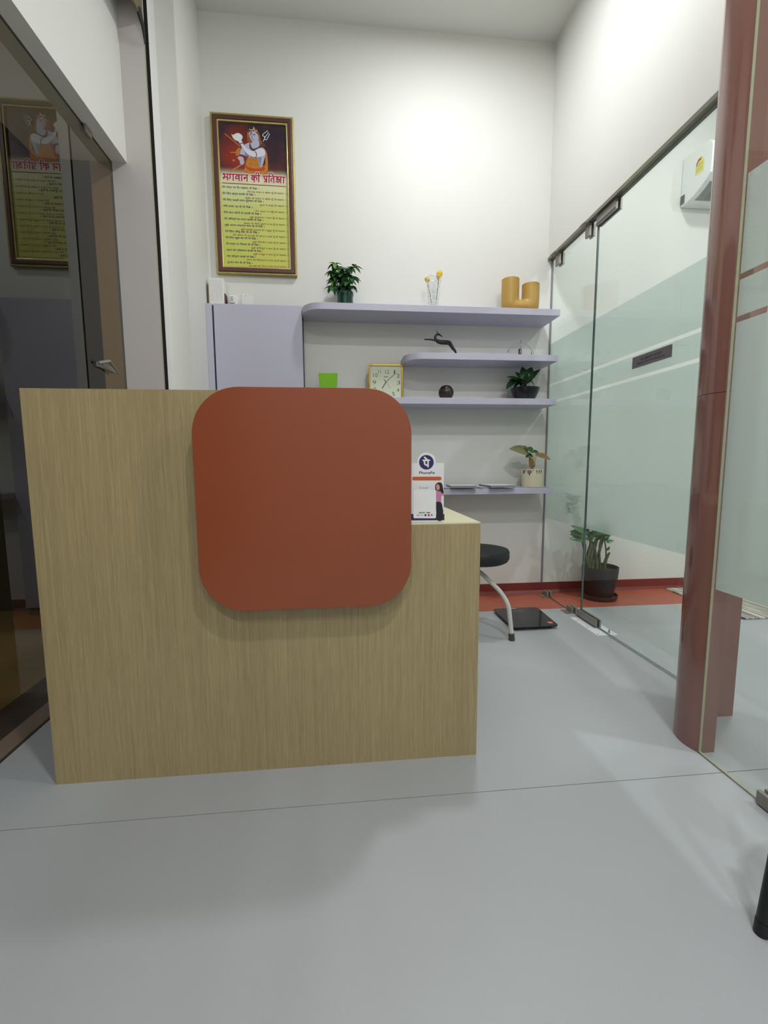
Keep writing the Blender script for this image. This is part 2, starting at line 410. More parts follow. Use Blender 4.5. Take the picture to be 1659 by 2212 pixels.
MB().box(XL-0.105, XL-0.011, YP, YP+0.1, 0.0, ZLIN).build('jamb', mat('tan_jamb', (186, 158, 118), 0.5, noise=0.08, nscale=9, nstretch=(3, 3, .5)), wn)
lt = MB(); c1 = P(222, 790, X=XL); lt.box(XL+0.001, XL+0.014, c1.y-0.06, c1.y+0.09, c1.z-0.016, c1.z+0.006)
lt.tube([(XL+0.012, c1.y-0.06, c1.z), (XL+0.04, c1.y-0.02, c1.z+0.018), (XL+0.025, c1.y+0.10, c1.z-0.02)], [0.008, 0.007, 0.004], 8)
lt.build('latch', STEEL, wn)['label'] = 'small steel latch'
c2 = P(198, 300, X=XL+.02); MB().box(XL+0.001, XL+0.014, c2.y-0.03, c2.y+0.02, ZLIN-0.035, ZLIN-0.001).build('bolt', STEEL, wn, bevel=0.003)
th = thing('trim_2', (XL, 0, 0), 'threshold of pink stone and dark granite strips outside the window', 'threshold', kind='structure')
MB().box(-1.185, XL-0.011, -3.0, YP, -0.03, 0.0).build('pink_strip', STEPP, th)
MB().box(-1.335, -1.186, -3.0, YP, -0.03, -0.002).build('granite_strip', GRANITE, th)
# dark shop beyond the window
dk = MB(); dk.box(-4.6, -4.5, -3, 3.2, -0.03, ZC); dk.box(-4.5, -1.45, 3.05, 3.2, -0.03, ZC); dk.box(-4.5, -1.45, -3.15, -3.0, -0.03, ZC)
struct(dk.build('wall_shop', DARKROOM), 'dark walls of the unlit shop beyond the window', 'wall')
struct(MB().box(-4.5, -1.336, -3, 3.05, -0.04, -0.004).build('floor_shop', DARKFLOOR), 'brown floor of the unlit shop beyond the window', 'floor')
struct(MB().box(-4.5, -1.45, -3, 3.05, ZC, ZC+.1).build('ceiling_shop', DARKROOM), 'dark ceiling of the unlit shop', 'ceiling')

# ------------------------------------------------------------------ ceiling lamps
for i, (lx, ly, lz, pw) in enumerate(LAMPS):
    lab = ['round ceiling lamp nearest the back wall', 'round ceiling lamp over the lobby in front of the counter', 'round ceiling lamp at the back of the lobby',
           'round ceiling lamp in the consulting room', 'round ceiling lamp nearest the dark window', 'added ceiling lamp in the consulting room lighting the frosted glass from behind'][i]
    t = thing('ceiling_lamp', (lx, ly, lz), lab, 'lamp', 'round ceiling lamps')
    MB().lathe([(0.15, 0), (0.15, -0.02), (0.135, -0.028), (0.125, -0.028), (0.125, 0)], (lx, ly, lz-0.001), 32).build('lamp_rim', WHITEP, t, smooth='auto')
    MB().lathe([(0.001, 0), (0.124, 0), (0.124, -0.012), (0.001, -0.012)], (lx, ly, lz-0.008), 32).build('diffuser', mat('lamp_diffuser', (250, 250, 245), 0.5, emis=((255, 252, 244), 2.0)), t)
    ld = bpy.data.lights.new('lamp_light', 'AREA'); ld.shape = 'DISK'; ld.size = 0.18; ld.energy = pw; ld.color = (0.98, 0.995, 1.0)
    lo = bpy.data.objects.new('lamp_light', ld); col.objects.link(lo); lo.parent = t; lo.location = (0, 0, -0.032)

# ------------------------------------------------------------------ glass partition
def pane(name, parent, x, y0, y1, z0, z1, th=0.01, edge=GEDGE):
    m = MB(); X0, X1 = x, x+th
    v = [(X0,y0,z0),(X1,y0,z0),(X1,y1,z0),(X0,y1,z0),(X0,y0,z1),(X1,y0,z1),(X1,y1,z1),(X0,y1,z1)]
    m.add(v, [(1,2,6,5),(3,0,4,7)], 0); m.add(v, [(0,3,2,1),(4,5,6,7),(0,1,5,4),(2,3,7,6)], 1)
    return m.build(name, [GLASS, edge], parent)
BANDS = [(0.552, 1.352), (1.369, 1.471), (1.488, 1.758)]
def film(parent, x, y0, y1, m=FROST):
    for a, b in BANDS: MB().box(x, x+0.0012, y0, y1, a, b).build('frosted_film', m, parent)['label'] = 'frosted film band'
def clip(parent, y0, y1, z0, z1, plate):
    m = MB(); m.box(XG-0.014, XG-0.001, y0, y1, z0, z1); m.box(XG+0.011, XG+0.024, y0, y1, z0, z1)
    o = m.build('clip', STEEL, parent, bevel=0.0015)
    q = MB(); q.box(XG-0.05, XG-0.001, y0-0.004, y1+0.004, plate-0.003, plate); q.build('clip_foot', STEEL, o)
YD = 2.49
fp = thing('window_2', (XG, 2.76, 0), 'fixed pane of the glass partition beside the back wall with frosted bands', 'window', kind='structure')
pane('pane', fp, XG, YD+0.006, YB, 0.004, ZR-0.004)
film(fp, XG+0.0102, YD+0.006, YB-0.003)
clip(fp, 2.905, 2.958, 2.232, ZR-0.002, ZR-0.001); clip(fp, 2.555, 2.60, 2.236, ZR-0.002, ZR-0.001)
clip(fp, 2.908, 2.962, 0.004, 0.038, 0.004); clip(fp, 2.572, 2.637, 0.004, 0.036, 0.004)
MB().box(XG-0.001, XG+0.012, YB-0.004, YB, 0.004, ZR).build('seal', mat('seal_grey', (122, 122, 126), 0.6), fp)
d1 = thing('door_1', (XG, 2.0, 0), 'frameless glass consulting room door with frosted bands and a grey nameplate', 'door', kind='structure')
pane('pane', d1, XG, 1.48, YD, 0.008, ZR-0.008)
film(d1, XG+0.0102, 1.482, YD-0.002)
def patch(y0, y1, z0, z1):
    m = MB(); m.box(XG-0.013, XG-0.001, y0, y1, z0, z1); m.box(XG+0.012, XG+0.023, y0, y1, z0, z1); m.box(XG-0.001, XG+0.012, y1-0.002, y1+0.001, z0, z1)
    o = m.build('patch_fitting', STEEL, d1, bevel=0.002)
    q = MB(); q.box(XG-0.0145, XG-0.0128, y0+0.004, y1-0.006, z0+0.006 if z0 > 1 else z0+0.004, z0+0.010 if z0 > 1 else z0+0.007); q.build('cover_line', BLACKP, o)
patch(2.312, 2.492, 2.25, 2.304); patch(2.312, 2.512, 0.004, 0.05)
np_ = MB().box(XG-0.004, XG-0.0003, 1.863, 2.124, 1.405, 1.459).build('nameplate', mat('nameplate_metal', (128, 122, 128), 0.4, metal=0.35, noise=0.05, nscale=14), d1)
np_['label'] = 'grey metal nameplate with dark lettering'
tx = MB(); fn = lambda u, v: (XG-0.0046, 2.124-u, 1.405+v)
put_text(tx, 'DR. SMRUTI TRIVEDI', fn, 0.062, 0.0285, 0.0105, width=0.14, bold=0.01)
put_text(tx, 'MBBS M.D. CONSULTING GYNAECOLOGIST', fn, 0.038, 0.0135, 0.0075, width=0.185, bold=0.01)
tx.build('lettering', mat('plate_ink', (66, 62, 68), 0.5), np_, fixn=False)
fpz = MB(); fpz.box(1.392, 1.51, 2.209, 2.50, 0.0, 0.0025)
fpo = thing('floor_plate', (1.45, 2.35, 0), 'white floor spring cover plate under the glass door', 'plate')
fpz.build('plate', mat('white_plate', (228, 230, 232), 0.3), fpo)
for (sx, sy) in ((1.405, 2.225), (1.405, 2.33), (1.405, 2.44), (1.495, 2.23)):
    MB().lathe([(0.004, 0), (0.004, 0.001), (0.001, 0.0012)], (sx, sy, 0.0025), 12).build('screw', STEEL, fpo)
dsm = MB(); dsm.prism([(2.235, 0.0025), (2.25, 0.0025), (2.244, 0.022)], 'x', 1.478, 1.486); dsm.build('stop_fin', STEEL, fpo)

# second glass leaf, nearer, fixed to the brown column
XG2 = 1.1533
d2 = thing('door_2', (XG2, 0.9, 0), 'glass leaf on the right meeting the brown column, with frosted bands', 'door', kind='structure')
pane('pane', d2, XG2, 0.10, 1.243, 0.006, 3.2, 0.009, edge=GEDGE2)
film(d2, XG2+0.0092, 0.102, 1.238, FROST2)
o = MB(); o.box(XG2-0.014, XG2-0.001, 0.88, 1.030, 0.003, 0.042); o.box(XG2+0.010, XG2+0.023, 0.88, 1.030, 0.003, 0.042); o.build('patch_fitting', STEEL, d2, bevel=0.002)

# brown curved column
cl = thing('curved_column', (1.25, 1.35, 0), 'glossy brown column with a rounded face between the glass panes', 'column')
cc, cr = (1.257, 1.300), 0.115
arc = [(cc[0] + cr*math.cos(math.radians(a)), cc[1] + cr*math.sin(math.radians(a))) for a in range(209, 124, -4)]
plan = arc + [(1.205, 1.412), (1.240, 1.447), (1.30, 1.472), (1.452, 1.476), (1.452, 1.428), (1.262, 1.428), (1.209, 1.395), (1.209, 1.243)]
plan[0] = (1.1533, 1.2435)
zs = 1.157
MB().prism(plan, 'z', 0.0, zs-0.0008).build('lower_panel', BROWNCOL, cl, smooth='auto')
MB().prism(plan, 'z', zs+0.0008, ZC-0.002).build('upper_panel', BROWNCOL, cl, smooth='auto')
MB().prism([(p[0]*0.998+0.0025, p[1]*0.998+0.0027) for p in plan], 'z', zs-0.0008, zs+0.0008).build('joint', BLACK, cl)

# ------------------------------------------------------------------ reception counter
YC, CXL, CXR, ZT, ZD = 1.315, -0.857, 0.4297, 1.156, 0.767
ct = thing('reception_counter', (-0.2, 1.5, 0), 'pale wood reception counter with a tall front and a low desk end', 'counter')
XT = 0.13
MB().prism([(CXL, 0), (CXR, 0), (CXR, ZD-0.004), (XT, ZD-0.004), (XT, ZT), (CXL, ZT)], 'y', YC, YC+0.018).build('front_panel', WOOD, ct)
MB().box(XT+0.001, CXR, YC, 1.90, ZD-0.004, ZD).build('desk_top', CREAM, ct)['label'] = 'cream laminate desk top'
MB().box(CXL+0.018, XT, YC+0.018, 1.90, ZD-0.02, ZD).build('desk_top', CREAM, ct)
MB().box(CXR-0.018, CXR, YC+0.018, 1.90, 0, ZD-0.004).build('side_panel', WOOD, ct)
MB().box(CXL, CXL+0.018, YC+0.018, 1.90, 0, ZT).build('side_panel', WOOD, ct)
MB().box(CXL+0.018, XT, YC+0.018, 1.58, ZT-0.018, ZT).build('ledge', WOOD, ct)
MB().box(XT-0.018, XT, YC+0.018, 1.58, ZD, ZT-0.018).build('ledge_end', WOOD, ct)
du = MB().box(CXL+0.02, -0.45, YC+0.02, 1.88, 0.03, ZD-0.021).build('drawer_unit', mat('dark_brown_unit', (74, 52, 40), 0.5, noise=0.1, nscale=10), ct)
for k in range(3): MB().box(CXL+0.03, -0.46, 1.88, 1.895, 0.05+k*0.23, 0.265+k*0.23).build('drawer', mat('dark_brown_front', (84, 58, 44), 0.4, noise=0.1, nscale=10), du)
op = MB().prism(rrect(-0.3975, 0.2053, 0.530, 1.1575, 0.128, 14), 'y', 1.262, 1.280).build('orange_panel', ORANGE, ct, bevel=0.0008, bseg=1)
op['label'] = 'blank orange rounded square panel standing off the counter front'
for sx in (-0.28, 0.09):
    for sz in (0.66, 1.02):
        MB().tube([(sx, 1.28, sz), (sx, YC, sz)], 0.012, 14).build('spacer', STEEL, op)

# payment stand on the desk
ps = thing('payment_stand', (0.264, 1.345, ZD), 'white printed payment stand with a round dark purple emblem on the desk', 'sign')
ol = [(0.209, ZD+.001), (0.319, ZD+.001), (0.3185, 0.946), (0.316, 0.949)]
a0 = math.asin((0.949-0.9515)/0.0293)
ol += [(0.264 + 0.0293*math.cos(a0 + (PI-2*a0)*k/24), 0.9515 + 0.0293*math.sin(a0 + (PI-2*a0)*k/24)) for k in range(25)] + [(0.2095, 0.949)]
YS0 = 1.338
bd = MB().prism(ol, 'y', YS0, YS0+0.004).build('board', WHITEC, ps)
MB().prism([(YS0+0.004, ZD+.001), (YS0+0.055, ZD+.001), (YS0+0.006, ZD+0.12)], 'x', 0.262, 0.266).build('prop', WHITEC, ps)
zS = zmap(880, 970, 13.41)
def fS(a, b, lay=1):
    p = P(*zS(a, b), Y=YS0-0.0002*lay); return tuple(p)
def flat(name, m, parent, polys, f, lay=1, sub=5):
    mb = MB()
    for i, pl in enumerate(polys):
        q = smooth_poly(pl, sub) if sub > 1 else pl
        mb.add([f(x, y, lay + 0.03*i) for x, y in q], [tuple(range(len(q)))])
    return mb.build(name, m, parent, fixn=False)
circ = lambda cx, cy, r, n=36, ry=None: [(cx + r*math.cos(2*PI*k/n), cy + (ry or r)*math.sin(2*PI*k/n)) for k in range(n)]
PURP = mat('deep_purple', (46, 28, 92), 0.4)
INK = mat('dark_ink', (34, 30, 44), 0.5)
flat('emblem', PURP, bd, [circ(551, 383, 212)], fS, 1, 1)
mb = MB(); f2 = lambda x, y: fS(x, y, 2)
for s_ in ([(500, 240), (575, 310)], [(458, 326), (638, 326)], [(497, 330), (497, 400), (510, 445), (545, 465), (598, 465)], [(598, 330), (598, 515)]): stroke(mb, s_, 46, f2)
mb.build('emblem_glyph', WHITEC, bd, fixn=False)
mb = MB(); fT = lambda x, y: fS(x, 1000-y, 2)
put_text(mb, 'PhonePe', fT, 335, 280, 78, width=445, bold=0.012); mb.build('brand_lettering', INK, bd, fixn=False)
flat('orange_bar', mat('bar_orange', (196, 96, 48), 0.4), bd, [rrect(140, 990, 800, 910, 54, 6)], fS, 1, 1)
flat('base_band', PURP, bd, [[(112, 1880), (1072, 1880), (1072, 2062), (112, 2068)]], fS, 1, 1)
flat('card_field', mat('card_field', (240, 240, 242), 0.3), bd, [rrect(175, 830, 1190, 2005, 38, 5)], fS, 3, 1)
mb = MB()
put_text(mb, 'All in One QR', fT, 345, 1000-1138, 28, width=262, bold=0.015)
for x0, w_ in ((335, 92), (440, 80), (550, 116)):
    for k in range(int(w_/22)): stroke(mb, [(x0+k*22, 1862), (x0+k*22+14, 1825), (x0+k*22+18, 1850)], 8, lambda x, y: fS(x, y, 4))
mb.build('fine_print', INK, bd, fixn=False)
mb = MB(); stroke(mb, [(245, 1165), (270, 1095), (320, 1070), (640, 1070), (690, 1095), (712, 1165)], 5, f2); mb.build('tab_outline', mat('print_grey', (190, 190, 200), 0.5), bd, fixn=False)
flat('app_mark', INK, bd, [circ(524, 1915, 30, 20)], fS, 4, 1)
flat('app_mark', mat('mark_red', (190, 60, 70), 0.5), bd, [[(590, 1888), (648, 1888), (648, 1945), (590, 1945)], circ(708, 1912, 26, 16)], fS, 4, 1)
flat('app_mark', mat('mark_blue', (120, 140, 170), 0.5), bd, [[(268, 1906), (352, 1906), (352, 1926), (268, 1926)], [(385, 1908), (462, 1908), (462, 1924), (385, 1924)]], fS, 4, 1)
pp = flat('printed_person', mat('p_hair', (34, 22, 30), 0.5), bd, [[(812, 1180), (806, 1060), (850, 990), (930, 962), (1000, 1000), (1032, 1120), (1048, 1290), (960, 1290), (900, 1230), (830, 1190)]], fS, 2)
pp['label'] = 'printed woman with long dark hair, pink top and dark trousers'
flat('face', mat('p_skin', (214, 150, 134), 0.5), pp, [[(832, 1060), (880, 1018), (932, 1070), (930, 1160), (885, 1196), (846, 1160)], [(990, 1290), (1050, 1300), (1055, 1350), (1000, 1350)]], fS, 3)
flat('top', mat('p_pink', (204, 130, 176), 0.5), pp, [[(818, 1205), (880, 1222), (950, 1225), (1000, 1300), (985, 1380), (970, 1545), (822, 1545), (822, 1400)]], fS, 2.5)
flat('trousers', mat('p_trousers', (30, 26, 34), 0.5), pp, [[(828, 1550), (975, 1546), (1020, 1700), (1038, 1830), (1010, 2058), (860, 2058), (838, 1830)]], fS, 2.6)

# ------------------------------------------------------------------ wall cabinet and shelves
cb = thing('wall_cabinet', (-0.51, 2.98, 0), 'flat lavender wall cabinet in the left corner beside the shelves', 'cabinet')
MB().box(-0.7995, -0.219, 2.936, YB-0.001, 0, 1.918).build('carcass', mat('lavender_dark', (60, 58, 64), 0.6), cb)
MB().box(-0.7995, -0.763, 2.917, 2.936, 0, 1.925).build('filler_strip', LAV, cb, bevel=0.001)
MB().box(-0.752, -0.219, 2.917, 2.935, 0.05, 1.925).build('cabinet_door', LAV, cb, bevel=0.001)
def shelf(x0, x1, y0, z0, z1, r, label):
    m = MB(); m.prism(rrect(x0, x1, y0, YB-0.001, [0, 0, r, 0], 12), 'z', z0, z1)
    o = m.build('wall_shelf', LAV, None, bevel=0.0008, bseg=1, origin=((x0+x1)/2, YB, z0))
    return tag(o, label, 'shelf', 'lavender wall shelves')
shelf(-0.216, 1.402, 2.788, 1.868, 1.907, 0.13, 'longest lavender wall shelf, topmost, holding the ochre vase')
shelf(0.42, 1.405, 2.80, 1.592, 1.630, 0.12, 'short lavender wall shelf holding the leaping deer figure')
shelf(-0.216, 1.405, 2.80, 1.318, 1.357, 0.0, 'lavender wall shelf holding the clock and black bowl plant')
shelf(-0.216, 1.402, 2.80, 0.743, 0.780, 0.0, 'lowest lavender wall shelf holding magazines and a cream pot')

# router and plug above the cabinet
rb = thing('white_box', (-0.735, 2.98, 1.925), 'white perforated box standing on the lavender cabinet', 'box')
rbo = MB().box(-0.785, -0.694, 2.950, 3.02, 1.9255, 2.086).build('case', WHITEP, rb, bevel=0.004)
gm = MB()
for i in range(9):
    gm.box(-0.776+i*0.0088, -0.7745+i*0.0088, 2.9493, 2.9501, 1.95, 2.075)
gm.build('slot', mat('slot_grey', (196, 196, 194), 0.5), rbo)
MB().lathe([(0.008, 0), (0.008, 0.001), (0.001, 0.001)], (-0.75, 2.9497, 1.932), 14).build('badge', mat('badge_pink', (226, 180, 172), 0.5), rbo)
MB().box(-0.793, -0.7855, 2.955, 3.02, 1.9255, 2.05).build('side_bracket', mat('brass_dark', (120, 104, 74), 0.5), rb)
MB().box(-0.6935, -0.688, 2.96, 3.01, 1.9255, 2.0).build('side_bracket', mat('bracket_brown', (96, 62, 56), 0.5), rb)
ad = thing('plug_adapter', (-0.645, 3.0, 1.925), 'small white plug adapter beside the perforated box', 'plug')
am = MB(); am.prism(rrect(-0.678, -0.618, 1.9255, 1.998, 0.022, 6), 'y', 2.97, 3.035); am.build('body', WHITEP, ad, bevel=0.006)
am = MB(); am.prism(rrect(-0.668, -0.632, 1.946, 1.99, 0.01, 5), 'y', 2.962, 2.97); am.build('socket_face', WHITEP, ad, bevel=0.003)
am = MB()
for zz in (1.958, 1.968, 1.978): am.box(-0.660, -0.642, 2.961, 2.963, zz, zz+0.005)
am.build('marking', mat('mark_grey', (160, 160, 160), 0.5), ad)
sp = thing('switch_plate', (-0.575, YB, 1.99), 'blank white wall plate with one screw beside the adapter', 'plate')
MB().box(-0.605, -0.535, YB-0.006, YB-0.0005, 1.928, 2.025).build('cover', WHITEP, sp, bevel=0.002)
MB().lathe([(0.003, 0), (0.003, 0.001), (0.001, 0.001)], (-0.580, YB-0.0065, 2.014), 10).build('screw', BLACKP, sp)

# ------------------------------------------------------------------ framed devotional poster
pf = thing('framed_poster', (-0.498, YB, 2.137), 'framed devotional poster with a blue figure above yellow Hindi verses', 'poster')
def rr4(x0, x1, z0, z1): return [(x0, z0), (x1, z0), (x1, z1), (x0, z1)]
def fr(name, m, o, i, y0, y1, bv=0.002):
    X0, X1, Z0, Z1 = -0.7465+o, -0.2495-o, 2.137+o, 3.0645-o
    a = rr4(X0, X1, Z0, Z1); d = i - o; b = rr4(X0+d, X1-d, Z0+d, Z1-d)
    mb = MB(); mb.ring(a, b, 'y', y0, y1); return mb.build(name, m, pf, bevel=bv)
fr('outer_moulding', GOLD, 0.0, 0.013, 3.008, YB-0.001, 0.004)
fr('middle_moulding', FBROWN, 0.013, 0.036, 3.003, YB-0.001, 0.003)
fr('inner_moulding', mat('pale_gold', (206, 196, 132), 0.25, metal=0.7, noise=0.08, nscale=30), 0.036, 0.047, 3.007, YB-0.001, 0.004)
PX0, PX1, PZ0, PZ1 = -0.7465+0.046, -0.2495-0.046, 2.137+0.046, 3.0645-0.046
PY = 3.018
def print_mat():
    m = bpy.data.materials.new('poster_print'); m.use_nodes = True; nt = m.node_tree; b = nt.nodes['Principled BSDF']
    tc = nt.nodes.new('ShaderNodeTexCoord'); sx = nt.nodes.new('ShaderNodeSeparateXYZ'); nt.links.new(tc.outputs['Object'], sx.inputs[0])
    mr = nt.nodes.new('ShaderNodeMapRange'); mr.inputs['From Min'].default_value = PZ0-2.137; mr.inputs['From Max'].default_value = PZ1-2.137
    nt.links.new(sx.outputs['Z'], mr.inputs['Value'])
    nz = nt.nodes.new('ShaderNodeTexNoise'); nz.inputs['Scale'].default_value = 9; nz.inputs['Detail'].default_value = 5
    nt.links.new(tc.outputs['Object'], nz.inputs['Vector'])
    pic = nt.nodes.new('ShaderNodeValToRGB')
    while len(pic.color_ramp.elements) > 1: pic.color_ramp.elements.remove(pic.color_ramp.elements[0])
    pic.color_ramp.elements[0].position = 0.85; pic.color_ramp.elements[0].color = srgb(150, 50, 30)
    for p, c in ((0.30, (38, 28, 44)), (0.50, (58, 34, 46)), (0.64, (96, 40, 38))):
        e = pic.color_ramp.elements.new(p); e.color = srgb(*c)
    nt.links.new(nz.outputs['Fac'], pic.inputs['Fac'])
    # radial red glow of the printed picture around its middle
    dv = nt.nodes.new('ShaderNodeVectorMath'); dv.operation = 'DISTANCE'; dv.inputs[1].default_value = (-0.075, PY-YB, 0.69)
    nt.links.new(tc.outputs['Object'], dv.inputs[0])
    gr = nt.nodes.new('ShaderNodeMapRange'); gr.inputs['From Min'].default_value = 0.03; gr.inputs['From Max'].default_value = 0.17; gr.inputs['To Min'].default_value = 0.85; gr.inputs['To Max'].default_value = 0.0
    nt.links.new(dv.outputs['Value'], gr.inputs['Value'])
    mg = nt.nodes.new('ShaderNodeMix'); mg.data_type = 'RGBA'; mg.inputs['B'].default_value = srgb(166, 50, 26)
    nt.links.new(gr.outputs['Result'], mg.inputs['Factor']); nt.links.new(pic.outputs['Color'], mg.inputs['A'])
    yl = nt.nodes.new('ShaderNodeValToRGB')
    yl.color_ramp.elements[0].position = 0.0; yl.color_ramp.elements[0].color = srgb(200, 204, 84)
    yl.color_ramp.elements[1].position = 0.62; yl.color_ramp.elements[1].color = srgb(228, 232, 192)
    e = yl.color_ramp.elements.new(0.42); e.color = srgb(208, 214, 122)
    nt.links.new(mr.outputs['Result'], yl.inputs['Fac'])
    ed = nt.nodes.new('ShaderNodeMapRange'); ed.inputs['From Min'].default_value = 0.62; ed.inputs['From Max'].default_value = 0.70; ed.interpolation_type = 'SMOOTHSTEP'
    nt.links.new(mr.outputs['Result'], ed.inputs['Value'])
    mx = nt.nodes.new('ShaderNodeMix'); mx.data_type = 'RGBA'
    nt.links.new(ed.outputs['Result'], mx.inputs['Factor']); nt.links.new(yl.outputs['Color'], mx.inputs['A']); nt.links.new(mg.outputs['Result'], mx.inputs['B'])
    nt.links.new(mx.outputs['Result'], b.inputs['Base Color']); b.inputs['Roughness'].default_value = 0.35
    return m
prn = MB().box(PX0, PX1, PY, PY+0.004, PZ0, PZ1).build('print', print_mat(), pf)
# print coordinates: photo pixels of the poster face mapped onto the flat print
A_, B_, C_, D_ = (477, 262), (624, 270), (631, 580), (484, 573)
def fPx(px, py, lay=1):
    v = (py - 262 - (px-477)*0.0515)/310.6; u = (px - 477 - 7.0*v)/147.0
    return (-0.690 + 0.412*u, PY - 0.00025*lay, 3.013 - 0.830*v)
zA = zmap(460, 250, 9.217)
fA = lambda a, b, lay=1: fPx(*zA(a, b), lay)
SKIN = mat('pr_skin', (186, 188, 214), 0.4); SHADE = mat('pr_shade', (138, 138, 170), 0.4); HAIR = mat('pr_hair', (148, 84, 40), 0.4); TIG = mat('pr_tiger', (196, 126, 46), 0.4, noise=0.5, nscale=90)
BEAD = mat('pr_bead', (84, 62, 46), 0.4); FLAME = mat('pr_flame', (196, 124, 52), 0.4, noise=0.2, nscale=40); REDC = mat('pr_red', (190, 74, 32), 0.4, noise=0.3, nscale=40); WH = mat('pr_white', (234, 236, 240), 0.4); DKH = mat('pr_darkhair', (52, 36, 34), 0.4)
mb = MB()
for a, b, w in (((250, 330), (540, 565), 18), ((345, 1065), (570, 925), 30), ((360, 690), (470, 690), 22), ((400, 845), (420, 850), 34), ((700, 300), (700, 480), 22)): stroke(mb, [a, b], w, lambda x, y: fA(x, y, 1))
mb.build('flames', FLAME, prn, fixn=False)
def grow(pl, k):
    cx = sum(p[0] for p in pl)/len(pl); cy = sum(p[1] for p in pl)/len(pl)
    return [(cx + (p[0]-cx)*k, cy + (p[1]-cy)*k) for p in pl]
fig = flat('figure', HAIR, prn, [[(690, 240), (700, 150), (790, 175), (860, 230), (930, 330), (962, 460), (1010, 545), (900, 575), (740, 560), (690, 470), (720, 300)]], fA, 1.5)
flat('cloth', TIG, fig, [[(690, 800), (880, 790), (940, 970), (1010, 940), (1060, 980), (1085, 1110), (950, 1110), (640, 1085), (640, 960)], [(950, 560), (1045, 640), (1085, 800), (1085, 1090), (1030, 1090), (1040, 800), (1020, 660)]], fA, 2)
flat('sash', REDC, fig, [[(640, 950), (760, 1000), (930, 1000), (1010, 960), (1020, 1040), (900, 1050), (700, 1040)]], fA, 2.5)
flat('skin', SKIN, fig, [[(600, 560), (740, 500), (900, 600), (880, 700), (700, 790), (640, 750), (540, 730), (565, 620)], [(895, 770), (1035, 730), (1015, 830), (975, 960), (935, 975), (908, 880)], [(785, 480), (905, 450), (915, 570), (830, 610), (775, 560)],
     [(490, 800), (530, 765), (600, 790), (622, 880), (590, 932), (540, 910), (528, 850)]], fA, 2.8)
flat('skin_shade', SHADE, fig, [[(640, 660), (720, 740), (690, 790), (640, 740)], [(900, 790), (960, 780), (940, 960), (915, 880)]], fA, 3)
flat('necklace', BEAD, fig, [[(735, 500), (790, 610), (900, 580), (1000, 500), (1045, 560), (900, 625), (800, 665), (730, 600)]], fA, 3.2)
ARM = [[(515, 470), (575, 460), (610, 530), (660, 595), (745, 650), (840, 672), (855, 765), (780, 770), (690, 722), (615, 640), (560, 545)], [(830, 670), (885, 622), (965, 600), (1025, 640), (1038, 720), (1000, 755), (900, 778), (850, 770)]]
for pl_ in ARM: flat('arm_shade', SHADE, fig, [grow(pl_, 1.09)], fA, 3.4)
flat('arm', mat('pr_skin_light', (222, 222, 238), 0.4), fig, [[(515, 470), (575, 460), (610, 530), (660, 595), (745, 650), (840, 672), (855, 765), (780, 770), (690, 722), (615, 640), (560, 545)], [(830, 670), (885, 622), (965, 600), (1025, 640), (1038, 720), (1000, 755), (900, 778), (850, 770)]], fA, 3.5)
flat('face', SKIN, fig, [[(725, 300), (800, 275), (868, 310), (908, 380), (900, 470), (850, 515), (795, 490), (748, 420), (726, 355)]], fA, 3.6)
mb = MB()
f37 = lambda x, y: fA(x, y, 4)
for s_ in ([(740, 352), (765, 348)], [(800, 350), (838, 345)], [(740, 335), (765, 332)], [(800, 332), (840, 330)], [(775, 440), (815, 440)], [(780, 370), (772, 405), (790, 408)]): stroke(mb, s_, 9, f37)
mb.build('features', DKH, fig, fixn=False)
flat('forehead_mark', mat('pr_mark', (196, 52, 50), 0.4), fig, [[(750, 295), (775, 290), (780, 325), (755, 325)]], fA, 4)
flat('topknot', DKH, fig, [[(690, 150), (740, 110), (800, 180), (810, 235), (760, 265), (700, 245)]], fA, 3)
mb = MB(); stroke(mb, smooth_poly([(730, 235), (770, 250), (815, 225), (815, 195)], 4, False), 11, f37); stroke(mb, smooth_poly([(820, 235), (850, 280), (885, 255)], 4, False), 9, f37)
for s_ in ([(1090, 260), (1010, 320), (990, 350), (1020, 375), (1050, 370), (1108, 292)], [(1128, 322), (1090, 400), (1065, 440), (1035, 430), (1030, 390)], [(1050, 370), (1000, 470)]): stroke(mb, smooth_poly(s_, 4, False), 11, f37)
mb.build('ornaments', WH, fig, fixn=False)
flat('conch', WH, fig, [[(378, 335), (410, 352), (455, 325), (510, 314), (560, 335), (592, 372), (592, 410), (568, 450), (545, 482), (500, 470), (440, 445), (402, 400)]], fA, 4)
flat('drum', FLAME, fig, [[(455, 740), (465, 650), (520, 600), (552, 622), (525, 740), (490, 755)]], fA, 3)
mb = MB()
for s_ in ([(840, 672), (865, 710), (862, 765)], [(545, 525), (600, 500)], [(530, 735), (600, 745), (625, 770)], [(615, 840), (700, 760)]): stroke(mb, s_, 16, lambda x, y: fA(x, y, 4.2))
mb.build('bands', BEAD, fig, fixn=False)
